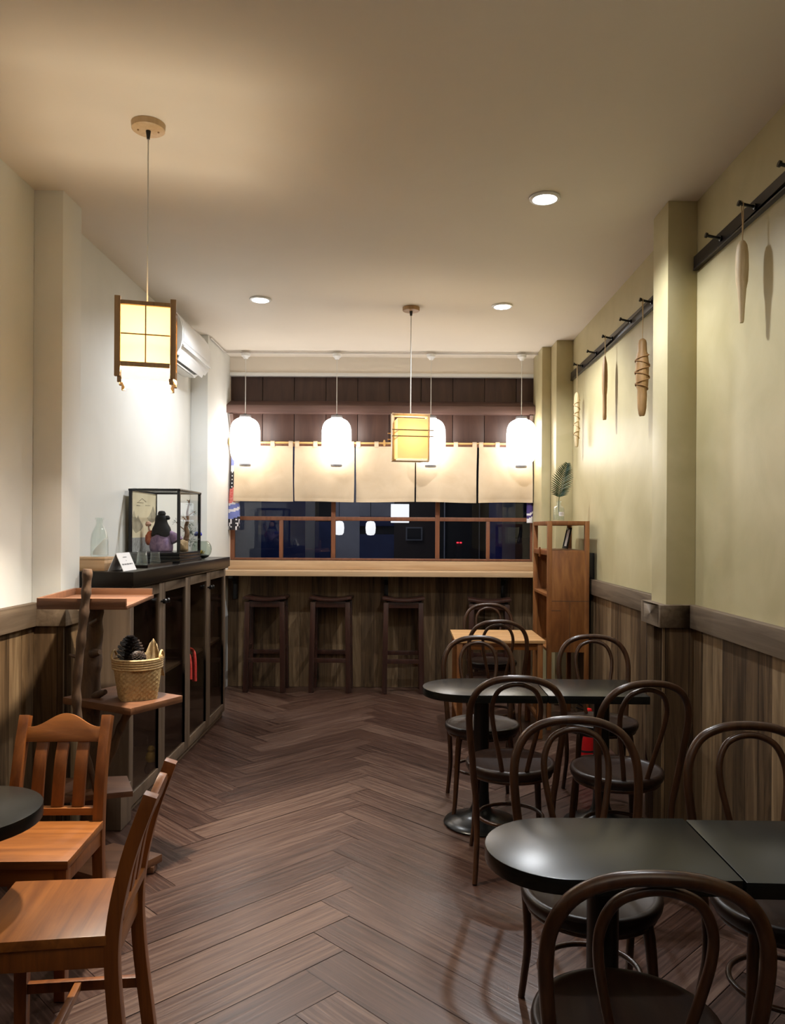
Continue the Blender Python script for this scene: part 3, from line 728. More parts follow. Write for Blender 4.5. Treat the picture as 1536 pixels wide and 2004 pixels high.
streamer(-1.672, -1.572, 2.19, 1.495, 7.47, [(0, 0), (.09, 1), (.17, 2), (.40, 3), (.60, 1), (.63, 0), (.69, 1), (.73, 0), (.82, 2)],
         'blue, black and red koi streamer hanging beside the window frame near the cabinet', 2.31, True)
streamer(1.178, 1.232, 2.17, 1.58, 7.485, [(0, 2), (.09, 3), (.26, 4), (.36, 1), (.42, 2), (.48, 1), (.51, 4), (.60, 1), (.64, 4), (.82, 1), (.86, 4), (.9, 1)],
         'dark violet and red koi streamer hanging at the olive corner by the window', 2.31, True)

# ------------------------------------------------------------------ bentwood chairs
ch = thing('bentwood_chair', '', 'chair', (0, 0, 0), 0, 'dark bentwood cafe chairs')
b = BM(); lathe(b, [(0, .425), (.150, .425), (.168, .418), (.192, .420), (.200, .432), (.203, .447), (.200, .458), (.190, .463), (.178, .459), (.170, .455), (.09, .4535), (0, .453)], 44, sx=1.0, sy=1.0); obj('seat', b, M['seat'], ch, ang=50)
half = [(.176, .190, .43), (.183, .208, .52), (.194, .226, .62), (.199, .244, .715), (.187, .258, .785), (.150, .270, .842), (.085, .277, .874), (0, .279, .883)]
full = spline(half + [(-x, y, z) for x, y, z in half[-2::-1]], 7)
b = BM(); tube(b, full, .0145, 12); obj('back_hoop', b, M['bent'], ch, ang=70)
half = [(.052, .172, .455), (.066, .190, .53), (.088, .212, .63), (.102, .233, .715), (.100, .247, .775), (.078, .258, .825), (.042, .264, .848), (0, .2655, .856)]
full = spline(half + [(-x, y, z) for x, y, z in half[-2::-1]], 7)
b = BM(); tube(b, full, .0105, 12); obj('inner_loop', b, M['bent'], ch, ang=70)
for s in (-1, 1):
    b = BM(); p = spline([(s * .176, .190, .43), (s * .166, .176, .34), (s * .160, .180, .20), (s * .166, .215, .08), (s * .172, .238, 0)], 6); tube(b, p, [.0145 - .0035 * k / (len(p) - 1) for k in range(len(p))], 12); obj('leg', b, M['bent'], ch, ang=70)
    b = BM(); p = spline([(s * .128, -.115, .424), (s * .138, -.126, .36), (s * .148, -.140, .2), (s * .156, -.158, .08), (s * .166, -.178, 0)], 6); tube(b, p, [.019 - .009 * (k / (len(p) - 1)) ** .8 for k in range(len(p))], 12); obj('leg', b, M['bent'], ch, ang=70)
b = BM(); tube(b, [(.145 * math.cos(2 * PI * k / 40), .145 * math.sin(2 * PI * k / 40) + .012, .215) for k in range(40)], .0085, 10, closed=True); obj('leg_ring', b, M['bent'], ch, ang=70)
b = BM(); tube(b, [(.178 * math.cos(2 * PI * k / 40), .178 * math.sin(2 * PI * k / 40), .412) for k in range(40)], .011, 8, closed=True); obj('seat_rim', b, M['bent'], ch, ang=70)

ch['label'] = 'bentwood chair seen from behind at the front edge of the near black table'
ch.location = (0.482, 1.67, 0); ch.rotation_euler = (0, 0, R(180 - 4))
for x, y, a, lb in (
    (0.552, 2.28, -2, 'bentwood chair facing us behind the rounded end of the near black table'),
    (1.090, 2.22, -3, 'bentwood chair facing us behind the square half of the near black table, against the boards'),
    (0.490, 3.55, 178, 'bentwood chair with its back to us beside the farther black table, next to the aisle'),
    (0.945, 3.45, 191, 'bentwood chair turned askew with its back to us before the olive pilaster'),
    (0.432, 4.24, 0, 'bentwood chair facing us behind the rounded end of the farther black table'),
    (1.095, 4.32, -4, 'bentwood chair facing us between the farther black table and the tall teak cabinet'),
    (0.650, 5.60, 180, 'bentwood chair with its back to us tucked under the honey wood table'),
    (0.712, 6.28, 0, 'bentwood chair on the far side of the honey wood table, before a bar stool')):
    dup(ch, (x, y, 0), R(a), lb)

# ------------------------------------------------------------------ black cafe tables
def pedestal(t, x, y, zt):
    b = BM(); lathe(b, [(0, 0), (.188, 0), (.192, .005), (.188, .012), (.150, .024), (.100, .040), (.062, .062), (.046, .095), (.042, .13), (.041, .16)], 44, (x, y, 0)); obj('base', b, M['black_metal'], t, ang=60)
    b = BM(); lathe(b, [(.040, .155), (.040, zt - .0385), (0, zt - .0385), (0, .155)], 28, (x, y, 0)); obj('column', b, M['black_metal'], t)
    b = BM(); bar(b, (x - .16, y, zt - .045), (x + .16, y, zt - .045), .05, .012); bar(b, (x, y - .15, zt - .045), (x, y + .15, zt - .045), .05, .012); obj('top_bracket', b, M['black_metal'], t)
def stadium(x0, x1, y0, y1, side, n=22):
    r = (y1 - y0) / 2; cy = (y0 + y1) / 2; pts = []
    if side < 0:
        for k in range(n + 1):
            a = PI / 2 + PI * k / n; pts.append((x0 + r + r * math.cos(a), cy + r * math.sin(a)))
        pts += [(x1, y0), (x1, y1)]
    else:
        for k in range(n + 1):
            a = -PI / 2 + PI * k / n; pts.append((x1 - r + r * math.cos(a), cy + r * math.sin(a)))
        pts += [(x0, y1), (x0, y0)]
    return pts
def cafe_table(name, poly, px, py, label, zt=0.70):
    t = thing(name, label, 'table', (px, py, 0), group='black pedestal cafe tables')
    b = BM(); prism(b, [(x - px, y - py) for x, y in poly], zt - .038, zt); obj('tabletop', b, M['black_top'], t, bevel=.002)
    pedestal(t, 0, 0, zt); return t
cafe_table('cafe_table', stadium(.212, .785, 1.795, 2.185, -1), .512, 1.99, 'near black table half with a rounded end, its top lit grey')
cafe_table('cafe_table', [(.789, 1.785), (1.385, 1.765), (1.385, 2.165), (.789, 2.175)], 1.09, 1.97, 'square black table pushed against the near rounded one, running to the wall')
cafe_table('cafe_table', stadium(.102, .705, 3.80, 4.24, -1), .405, 4.02, 'farther black table with a rounded end reaching into the aisle')
cafe_table('cafe_table', [(.709, 3.80), (1.20, 3.79), (1.20, 4.22), (.709, 4.24)], 1.02, 4.01, 'square black table joined to the farther rounded one, ending at the olive pilaster')
cafe_table('cafe_table', stadium(-1.74, -1.035, 1.99, 2.43, 1), -1.46, 2.21, 'black table with a rounded end beside the two orange wooden chairs')

# ------------------------------------------------------------------ orange wooden chairs
def sweep(bm, pts, w, d):
    """flat bar of width w along x that follows a path in its own y-z plane"""
    rings = []
    for k, p in enumerate(pts):
        t = (Vector(pts[min(k + 1, len(pts) - 1)]) - Vector(pts[max(k - 1, 0)])).normalized(); nn_ = Vector((1, 0, 0)).cross(t).normalized()
        rings.append([bm.verts.new(Vector(p) + Vector((sx * w / 2, 0, 0)) + nn_ * sy * d / 2) for sx, sy in ((-1, -1), (1, -1), (1, 1), (-1, 1))])
    for a, c in zip(rings, rings[1:]):
        for q in range(4): bm.faces.new((a[q], a[(q + 1) % 4], c[(q + 1) % 4], c[q]))
    bm.faces.new(rings[0][::-1]); bm.faces.new(rings[-1])
wc = thing('wooden_chair', '', 'chair', (0, 0, 0), 0, 'orange wooden slat-back chairs')
def post_pts(s): return [(s * .150, .205, 0), (s * .151, .172, .28), (s * .152, .170, .46), (s * .150, .205, .64), (s * .150, .262, .805)]
for s in (-1, 1):
    pp = post_pts(s); b = BM()
    sweep(b, spline(pp, 5), .036, .036)
    obj('post', b, M['teak'], wc, bevel=.002)
    b = BM(); bar(b, (s * .150, -.160, 0), (s * .152, -.160, .424), .034, .034, up=(0, 1, 0), w2=.038, d2=.038); obj('leg', b, M['teak'], wc, bevel=.002)
b = BM(); prism(b, [(-.172, .155), (-.180, -.190), (.180, -.190), (.172, .155)], .425, .452); obj('seat', b, M['teak_x'], wc, bevel=.003)
for y0, y1, x0, x1 in ((-.172, -.150, -.134, .134), (.150, .172, -.134, .134)):
    b = BM(); box(b, x0, x1, y0, y1, .365, .424); obj('seat_apron', b, M['teak_x'], wc, bevel=.002)
for s in (-1, 1):
    b = BM(); box(b, s * .154 - .011, s * .154 + .011, -.142, .150, .365, .424); obj('seat_apron', b, M['teak'], wc, bevel=.002)
b = BM(); nn = 24; top = [];
for k in range(nn + 1):
    x = -.133 + .266 * k / nn; u = abs(x) / .133; z = .766 + .046 * (0.5 + 0.5 * math.cos(min(u * 1.08, 1) * PI)); top.append((x, z))
tilt = rot('X', -19)
def back_pt(x, z): # point on the raked plane of the backrest
    return (x, .205 + (z - .64) * .345, z)
q = BM(); A = []; 
poly = [(-.133, .715)] + top + [(.133, .715)]
fr_v = [q.verts.new(Vector(back_pt(x, z)) + Vector((0, -.010, .003))) for x, z in poly]; bk_v = [q.verts.new(Vector(back_pt(x, z)) + Vector((0, .010, -.003))) for x, z in poly]
q.faces.new(fr_v); q.faces.new(bk_v[::-1])
for k in range(len(poly)): q.faces.new((fr_v[k], bk_v[k], bk_v[(k + 1) % len(poly)], fr_v[(k + 1) % len(poly)]))
obj('crest_rail', q, M['teak_x'], wc, bevel=.002); b.free()
b = BM(); bar(b, (-.133, .176, .482), (.133, .176, .482), .030, .026, up=(0, 0, 1)); obj('lower_rail', b, M['teak_x'], wc, bevel=.002)
for x in (-.074, 0, .074):
    b = BM(); pts = [(x, .177, .494), (x, .203, .635), (x, .235, .718)]
    sweep(b, spline(pts, 5), .042, .014)
    obj('slat', b, M['teak'], wc, bevel=.0015)
for s in (-1, 1):
    b = BM(); box(b, s * .151 - .010, s * .151 + .010, -.146, .172, .135, .165); obj('stretcher', b, M['teak'], wc, bevel=.002)
b = BM(); box(b, -.141, .141, -.010, .010, .138, .162); obj('cross_stretcher', b, M['teak_x'], wc, bevel=.002)
wc['label'] = 'orange wooden slat-back chair facing us behind the rounded black table'
wc.location = (-1.238, 2.645, 0); wc.rotation_euler = (0, 0, R(2))
dup(wc, (-0.935, 2.165, 0), R(-90 + 7), 'orange wooden chair turned sideways in the corner of the aisle, seat lit from above')

# ------------------------------------------------------------------ honey wood table and tall teak cabinet
ht = thing('wooden_table', 'small honey-coloured slatted wooden table beside the tall teak cabinet', 'table', (0.7, 5.93, 0))
b = BM()
for k in range(6): box(b, -.325, .325, -.30 + .1005 * k, -.2015 + .1005 * k, .690, .712)
obj('tabletop', b, M['oak_top'], ht, bevel=.002)
for y in (-.27, .272):
    b = BM(); box(b, -.27, .27, y - .01, y + .01, .64, .689); obj('apron', b, M['teak_x'], ht, bevel=.002)
for sx in (-1, 1):
    b = BM(); box(b, sx * .29 - .01, sx * .29 + .01, -.25, .25, .64, .689); obj('apron', b, M['teak'], ht, bevel=.002)
    for y in (-.27, .27):
        b = BM(); box(b, sx * .29 - .02, sx * .29 + .02, y - .02, y + .02, 0, .689); obj('leg', b, M['teak_cab'], ht, bevel=.002)
    b = BM(); box(b, sx * .29 - .012, sx * .29 + .012, -.248, .248, .12, .155); obj('stretcher', b, M['teak_cab'], ht, bevel=.002)

tc_ = thing('tall_cabinet', 'tall teak cabinet with an open top shelf standing beside the olive wall', 'cabinet', (1.085, 5.89, 0))
W_, D_ = 0.315, 0.66
b = BM(); box(b, .034, W_, 0, .02, .588, 1.352); obj('side_panel', b, M['teak_cab'], tc_, bevel=.002)
b = BM(); box(b, .030, .1, -.002, 0, .9, .904); box(b, .034, W_, -.0015, 0, .972, .9755); box(b, .168, .1705, -.0015, 0, .588, .972); obj('panel_joint', b, M['cab_dark'], tc_)
b = BM(); box(b, .02, W_, D_ - .02, D_, .588, 1.352); obj('back_panel', b, M['teak_cab'], tc_, bevel=.002)
b = BM(); box(b, W_ - .016, W_, .02, D_ - .02, .588, 1.352); obj('side_panel', b, M['cab_dark'], tc_)
for x in (0, W_ - .034):
    for y in (0, D_ - .034):
        b = BM(); box(b, x, x + .034, y - (.001 if y == 0 else 0), y + .034, 0, 1.578); obj('corner_post', b, M['teak_cab'], tc_, bevel=.002)
for z in (.588, 1.0, 1.335):
    b = BM(); box(b, .002 if z > 1.1 else .006, W_ - .018, .02, D_ - .02, z, z + .022); obj('shelf', b, M['teak_cab'], tc_, bevel=.002)
b = BM(); box(b, 0, .012, .034, D_ - .034, 1.318, 1.352); obj('front_rail', b, M['teak'], tc_, bevel=.002)
b = BM(); box(b, 0, .02, .034, D_ - .034, 1.546, 1.578); box(b, W_ - .02, W_, .034, D_ - .034, 1.546, 1.578); box(b, .034, W_ - .034, 0, .02, 1.546, 1.578); box(b, .034, W_ - .034, D_ - .02, D_, 1.546, 1.578)
obj('top_frame', b, M['teak_cab'], tc_, bevel=.002)
b = BM(); box(b, .02, W_ - .02, .02, D_ - .02, 1.566, 1.577); obj('top_board', b, M['teak_cab'], tc_)
b = BM(); box(b, -.012, 0, .30, .33, 1.30, 1.375); obj('turn_latch', b, M['teak'], tc_, bevel=.003)
t = thing('picture_frame', 'small dark picture frame leaning inside the open shelf of the teak cabinet', 'frame', (1.30, 6.30, 1.358))
b = BM(); m3 = rot('Y', 12)
for c, s in (((0, -.07, .08), (.012, .02, .17)), ((0, .07, .08), (.012, .02, .17)), ((0, 0, .005), (.012, .16, .02)), ((0, 0, .158), (.012, .16, .02))): obox(b, m3 @ Vector(c) + Vector((0, 0, .008)), s, m3)
obj('frame', b, M['black'], t, bevel=.002)
b = BM(); obox(b, m3 @ Vector((.003, 0, .08)) + Vector((0, 0, .008)), (.004, .13, .14), m3); obj('print', b, M['paper'], t)
b = BM(); box(b, 1.408, 1.452, 5.95, 6.42, RT, RT + .20)
tag(obj('black_box', b, M['black'], bevel=.003), 'black box on the wainscot ledge, wedged between teak cabinet and wall', 'box')

# vase with palm leaf
v = thing('glass_vase', 'clear glass bottle vase with small white label on the teak cabinet', 'vase', (1.205, 6.08, 1.578))
b = BM(); lathe(b, [(0, .003), (.040, .003), (.044, .008), (.044, .095), (.040, .108), (.022, .118), (.016, .126), (.016, .150), (.020, .153), (.020, .158), (.013, .158), (.0125, .122), (.038, .104), (.041, .094), (.041, .010), (0, .008)], 32); obj('bottle', b, M['bottle_glass'], v)
b = BM(); lathe(b, [(0, .0085), (.0385, .0095), (.0385, .05), (0, .05)], 28); obj('water', b, clear_glass('water', (.93, .95, .94), 1.2), v)
b = BM()
for k in range(8):
    a0, a1 = R(-100 + 7 * k), R(-93 + 7 * k)
    f = [b.verts.new((.0447 * math.cos(a), .0447 * math.sin(a), z)) for a, z in ((a0, .040), (a1, .040), (a1, .072), (a0, .072))]; b.faces.new(f)
obj('paper_label', b, M['paper'], v)
b = BM()
for z in (.064, .056, .050):
    for k in range(6):
        a0, a1 = R(-92 + 7 * k), R(-86 + 7 * k)
        f = [b.verts.new((.0450 * math.cos(a), .0450 * math.sin(a), zz)) for a, zz in ((a0, z), (a1, z), (a1, z + .002), (a0, z + .002))]; b.faces.new(f)
obj('printing', b, M['ink'], v)
pl = thing('palm_leaf', 'single dark green palm frond standing in the glass vase', 'leaf', (1.205, 6.08, 1.578))
stem = spline([(0, 0, .06), (0, 0, .16), (.012, 0, .24), (.034, -.005, .35), (.065, -.01, .455)], 8)
b = BM(); tube(b, stem, [.0032 - .002 * k / len(stem) for k in range(len(stem))], 6); obj('stalk', b, M['green_leaf'], pl)
b = BM()
for k in range(22):
    t_ = 0.36 + 0.62 * k / 21; i = min(int(t_ * (len(stem) - 1)), len(stem) - 2); p = stem[i]; tg = (stem[i + 1] - stem[i]).normalized()
    ln = .098 * math.sin(PI * (0.22 + 0.70 * k / 21)) + .01
    for s in (-1, 1):
        side = Vector((s, -.25 + .3 * random.random(), 0)); d = (side * 0.86 + tg * (0.45 + .03 * k)).normalized()
        nrm = d.cross(Vector((0, 1, 0))).normalized(); wv = .0050
        c = [p + d * ln * u - Vector((0, 0, .012 * u * u)) for u in (0, .35, .7, 1)]; ws = [.003, wv, wv * .75, .0005]
        L_ = [b.verts.new(cc + nrm * w_ + Vector((0, .002, 0))) for cc, w_ in zip(c, ws)]; R_ = [b.verts.new(cc - nrm * w_ + Vector((0, .002, 0))) for cc, w_ in zip(c, ws)]; Mid = [b.verts.new(cc + Vector((0, -.002, 0))) for cc in c]
        for u in range(3):
            b.faces.new((L_[u], Mid[u], Mid[u + 1], L_[u + 1])); b.faces.new((Mid[u], R_[u], R_[u + 1], Mid[u + 1]))
obj('leaflets', b, M['green_leaf'], pl, ang=60)

# fire extinguisher
fe = thing('fire_extinguisher', 'red fire extinguisher standing on the floor behind the farther black table', 'fire extinguisher', (1.178, 5.0, 0))
b = BM(); lathe(b, [(0, .0), (.045, .0), (.055, .008), (.057, .02), (.057, .255), (.050, .29), (.030, .315), (.020, .322), (0, .322)], 28); obj('cylinder_body', b, M['red_gloss'], fe)
b = BM(); lathe(b, [(0, .322), (.017, .322), (.019, .345), (.012, .36), (0, .362)], 16); bar(b, (0, 0, .352), (-.07, 0, .375), .018, .008); bar(b, (0, 0, .368), (-.065, 0, .405), .018, .008); obj('valve', b, M['black_metal'], fe)
b = BM(); lathe(b, [(0, .325), (.024, .328), (.027, .345), (.018, .372), (0, .378)], 14, (.006, -.025, 0)); obj('safety_tag', b, M['red_gloss'], fe)
b = BM(); tube(b, spline([(.012, 0, .345), (.06, -.01, .33), (.075, -.015, .25), (.066, -.015, .12)], 6), .008, 8); obj('hose', b, M['rubber'], fe)
b = BM(); lathe(b, [(.0572, .10), (.0578, .10), (.0578, .112), (.0572, .112)], 28); obj('strap', b, M['rubber'], fe)

# ------------------------------------------------------------------ peg rails and hanging carvings
def peg_rail(y0, y1, ys, label):
    t = thing('peg_rail', label, 'peg rail', (XR, 0, 0), group='dark peg rails on the olive wall')
    b = BM(); box(b, -.020, -.0005, y0, y1, 2.805, 2.876); box(b, -.0245, -.02, y0, y1, 2.805, 2.813); obj('board', b, M['peg_wood'], t, bevel=.0015)
    for y in ys:
        b = BM(); tube(b, [(-.018, y, 2.84), (-.028, y, 2.84), (-.030, y, 2.84), (-.082, y, 2.852), (-.084, y, 2.8525), (-.094, y, 2.855)], [.013, .013, .007, .007, .012, .012], 10); obj('peg', b, M['black'], t)
peg_rail(1.6, 3.905, (2.87, 3.216, 3.565, 2.5, 2.1), 'dark peg rail on the olive wall in front of the pilaster, near the camera')
peg_rail(4.145, 6.775, (4.56, 4.98, 5.42, 5.87, 6.33), 'dark peg rail on the olive wall between the two pilasters')
def carving(y, x, zt, zb, prof, mat, label, seg=14, flat=.6, twist=None, cords=1, lean=0.0, nm='hanging_carving', topz=2.853):
    t = thing(nm, label, 'wall ornament', (x, y, 0), group='wooden pieces hanging from the peg rail')
    n = len(prof); b = BM(); rings = []
    rg = random.Random(int(y * 100))
    for k, (u, r) in enumerate(prof):
        z = zt + (zb - zt) * u
        rings.append([b.verts.new((r * math.cos(2 * PI * q / seg) * flat + lean * u, r * math.sin(2 * PI * q / seg) + .002 * rg.random(), z + .002 * rg.random())) for q in range(seg)])
    for a, c in zip(rings, rings[1:]):
        for q in range(seg): b.faces.new((a[q], a[(q + 1) % seg], c[(q + 1) % seg], c[q]))
    b.faces.new(rings[0][::-1]); b.faces.new(rings[-1]); obj('body', b, mat, t, ang=45)
    b = BM()
    tube(b, [(0, 0, zt - .012), (.002, -.004, (zt + topz) / 2), (.0, -.009, topz - .003), (0, 0, topz + .009), (.0, .009, topz - .003), (.002, .004, (zt + topz) / 2), (0, 0, zt - .012)], .0022, 6)
    obj('cord', b, M['twine'], t)
    if twist:
        b = BM(); u0, u1, turns, rr = twist; pts = []
        for sg in (1, -1):
            pts = []
            for k in range(90):
                u = u0 + (u1 - u0) * k / 89; a = sg * 2 * PI * turns * k / 89
                r = 0
                for (ua, ra), (ub, rb) in zip(prof, prof[1:]):
                    if ua <= u <= ub: r = ra + (rb - ra) * (u - ua) / max(ub - ua, 1e-6)
                r += .0015
                pts.append((r * math.cos(a) * flat * 1.06 + lean * u, r * math.sin(a), zt + (zb - zt) * u))
            tube(b, pts, rr, 5)
        obj('twine_wrap', b, M['rope'] if mat is M['tan_carved'] else M['twine'], t)
carving(3.216, 1.385, 2.70, 2.362, [(0, .006), (.02, .018), (.07, .026), (.18, .032), (.35, .033), (.5, .030), (.6, .022), (.8, .016), (.97, .012), (1, .009)], M['pale_carved'],
        'pale paddle-shaped wooden piece hanging from the rail before the pilaster', flat=.75)
carving(4.56, 1.385, 2.625, 2.175, [(0, .010), (.02, .022), (.06, .028), (.17, .030), (.2, .036), (.32, .042), (.5, .041), (.62, .038), (.66, .030), (.75, .031), (.9, .028), (.97, .022), (1, .016)], M['tan_carved'],
        'brown twine-wrapped wooden bundle hanging beside the pilaster edge', flat=.9, twist=(.2, .66, 3, .0035))
carving(5.42, 1.387, 2.715, 2.275, [(0, .008), (.03, .012), (.14, .026), (.3, .030), (.5, .028), (.58, .024), (.62, .021), (.9, .020), (.96, .021), (1, .018)], M['tan_carved'],
        'slim tapered wooden bat hanging in the middle of the far rail', flat=.65)
carving(6.33, 1.395, 2.625, 2.185, [(0, .008), (.02, .018), (.06, .026), (.15, .029), (.3, .028), (.5, .024), (.7, .028), (.85, .022), (.97, .018), (1, .014)], M['pale_carved'],
        'pale corn-like wrapped bundle hanging at the far end of the rail, above the palm frond', flat=.8, twist=(.14, .85, 4, .003))

# ------------------------------------------------------------------ long glass-door cabinet
cb = thing('display_cabinet', 'long low oak cabinet with glass doors and black top along the white wall', 'cabinet', (-1.42, 4.06, 0), R(0.35))
D0 = -.39; LN = 2.24
b = BM(); box(b, D0, .022, -.012, LN + .06, 1.200, 1.276); box(b, D0, .012, -.006, LN + .05, 1.188, 1.200); obj('top_slab', b, M['black_slab'], cb, bevel=.003)
b = BM(); box(b, D0, -.002, 0, .02, .04, 1.188); obj('end_panel', b, M['cab_frame'], cb, bevel=.002)
b = BM(); box(b, D0, -.002, LN - .02, LN, .04, 1.188); obj('end_panel', b, M['cab_frame'], cb, bevel=.002)
b = BM(); box(b, D0, D0 + .012, .02, LN - .02, .04, 1.188); obj('back_panel', b, M['cab_dark'], cb)
b = BM(); box(b, D0 + .012, -.024, .02, LN - .02, .04, .062); obj('bottom_board', b, M['cab_dark'], cb)
b = BM(); box(b, D0 + .012, -.03, .02, LN - .02, .615, .635); obj('shelf', b, M['cab_frame'], cb, bevel=.002)
b = BM(); box(b, D0, -.02, .0, LN, 0, .04); obj('plinth', b, M['cab_frame'], cb)
b = BM(); box(b, D0 + .03, -.025, LN / 2 - .01, LN / 2 + .01, .062, 1.188); obj('divider', b, M['cab_dark'], cb)
dw = LN / 4
for k in range(4):
    y0, y1 = k * dw + .002, (k + 1) * dw - .002
    b = BM(); st_ = .058
    box(b, -.020, 0, y0, y0 + st_, .042, 1.184); box(b, -.020, 0, y1 - st_, y1, .042, 1.184)
    box(b, -.020, 0, y0 + st_, y1 - st_, 1.125, 1.184); box(b, -.020, 0, y0 + st_, y1 - st_, .042, .105)
    d = obj('door', b, M['cab_frame'], cb, bevel=.002)
    g = BM(); box(g, -.012, -.008, y0 + st_, y1 - st_, .105, 1.125); obj('door_glass', g, M['cab_glass'], d)
    ky = y1 - .028 if k % 2 == 0 else y0 + .028
    g = BM(); tube(g, [(0, ky, 1.075), (.012, ky, 1.075), (.014, ky, 1.075), (.030, ky, 1.075), (.036, ky, 1.075)], [.006, .006, .014, .016, .010], 14); obj('knob', g, M['black'], d)
def red_knot(name, x, y, z, label, s=1.0, tails=True):
    t = thing(name, label, 'ornament', (x, y, z))
    b = BM(); lathe(b, [(0, 0), (.035 * s, .004), (.048 * s, .03 * s), (.040 * s, .058 * s), (.018 * s, .072 * s), (0, .074 * s)], 18); obj('body', b, M['red_cloth'], t)
    if tails:
        for dy in (-.03, .09):
            b = BM(); tube(b, spline([(.02, dy * .5, .05), (.05, dy, .03), (.066, dy, -.03), (.068, dy + .005, -.13 - abs(dy) * .6)], 6), .011, 8); obj('tail', b, M['red_cloth'], t)
    return t
red_knot('red_ornament', -1.50, 5.30, .636, 'red fabric ornament with two dangling tails on the cabinet shelf')
red_knot('red_ornament', -1.50, 4.72, .636, 'small red trinket on the cabinet shelf beside the basket rim', .5, False)
M['yellow'] = mottled('yellow_glaze', (.30, .20, .03), (.55, .42, .10), 60, rough=.4)
t = thing('figurine', 'small yellow and brown figurine at the bottom of the glass cabinet', 'figurine', (-1.485, 4.62, .062))
b = BM(); lathe(b, [(0, 0), (.035, .0), (.040, .02), (.030, .05), (.024, .06), (0, .062)], 18); obj('base', b, M['cab_dark'], t)
b = BM(); lathe(b, [(0, .062), (.026, .064), (.034, .085), (.028, .110), (.018, .122), (.022, .138), (.012, .155), (0, .158)], 18); obj('body', b, M['yellow'], t)

# ------------------------------------------------------------------ things on the cabinet
ZC = 1.276
t = thing('wooden_box', 'light pine box at the end of the black cabinet top, under the bottle', 'box', (-1.69, 4.21, ZC))
b = BM(); box(b, -.105, .105, -.065, .065, 0, .058); obj('body', b, M['oak_x'], t, bevel=.002)
b = BM(); box(b, -.107, .107, -.067, .067, .0585, .072); obj('lid', b, M['oak_x'], t, bevel=.002)
t = thing('glass_bottle', 'tall clear glass bottle standing on the pine box', 'bottle', (-1.638, 4.21, ZC + .072))
b = BM(); lathe(b, [(0, .002), (.042, .002), (.046, .008), (.046, .085), (.040, .125), (.024, .160), (.018, .178), (.0175, .198), (.022, .201), (.022, .210), (.014, .210), (.014, .178), (.021, .157), (.037, .122), (.043, .084), (.043, .010), (0, .007)], 32); obj('glass_body', b, M['bottle_glass'], t)
b = BM()
for k in range(16):
    a0, a1 = R(-120 + 8 * k), R(-112 + 8 * k); f_ = lambda kk: .030 + .07 * min(1, kk / 11)
    f = [b.verts.new((.0415 * math.cos(a), .0415 * math.sin(a), z)) for a, z in ((a0, .012), (a1, .012), (a1, f_(k + 1)), (a0, f_(k)))]; b.faces.new(f)
obj('paper_slip', b, M['paper'], t)
t = thing('tent_card', 'folded white tent card with small grey printing on the black cabinet top', 'card', (-1.515, 4.215, ZC))
b = BM()
A = [(-.042, 0), (-.040, 0), (.0, .091), (.040, 0), (.042, 0), (.001, .0945), (-.001, .0945)]
prism(b, A, -.10, .10, axis='y'); obj('folded_card', b, M['paper'], t)
def on_card(y, s, w_, h_):  # small mark on the slanting printed face; s measured down the slope
    ux, uz = .041 / .1029, -.0943 / .1029; nx, nz_ = .0943 / .1029, .041 / .1029
    cx_, cz_ = .001 + ux * s + nx * .0006, .0945 + uz * s + nz_ * .0006
    f = [b.verts.new((cx_ + ux * dv, y + du, cz_ + uz * dv)) for du, dv in ((-w_ / 2, -h_ / 2), (w_ / 2, -h_ / 2), (w_ / 2, h_ / 2), (-w_ / 2, h_ / 2))]; b.faces.new(f)
b = BM(); rg = random.Random(5)
for k in range(9): on_card(-.028 + .0065 * k, .026, .004, .004 + .002 * rg.random())
for q in range(3): on_card(0, .044 + .002 * q, .008 - abs(q - 1) * .003, .002)
for k in range(26):
    if k % 6 != 5: on_card(-.078 + .006 * k, .066, .0042, .006 + .004 * rg.random())
obj('printing', b, M['ink'], t)
t = thing('serving_tray', 'dark shallow tray holding upside-down glasses on the cabinet top', 'tray', (-1.575, 4.705, ZC))
b = BM(); box(b, -.11, .11, -.235, .235, 0, .006); box(b, -.114, -.108, -.239, .239, 0, .016); box(b, .108, .114, -.239, .239, 0, .016); box(b, -.11, .11, -.239, -.233, 0, .016); box(b, -.11, .11, .233, .239, 0, .016)
obj('tray_body', b, M['black_slab'], t)
gt = tag(obj('drinking_glass', BM(), M['bottle_glass']), '', 'glass', 'upside-down glasses on the tray')
b = BM(); lathe(b, [(.033, 0), (.0335, .002), (.026, .076), (.024, .080), (0, .080), (0, .074), (.0225, .072), (.031, .002), (.031, 0)], 28); finish(b, 0, 40); b.to_mesh(gt.data); b.free()
spots = [(-1.525, 4.56, 'upside-down tumbler on the tray, right behind the tent card'), (-1.525, 4.80, 'upside-down tumbler on the tray, next to the doll case'), (-1.615, 4.54, 'upside-down tumbler in the back row of the tray, beside the bottle'),
         (-1.615, 4.69, 'upside-down tumbler in the middle of the back row of the tray'), (-1.615, 4.84, 'upside-down tumbler in the back row of the tray, next to the doll case')]
for k, (x, y, lb) in enumerate(spots):
    g = gt if k == 0 else gt.copy()
    if k: C.objects.link(g)
    g.location = (x, y, ZC + .0062); g['label'] = lb

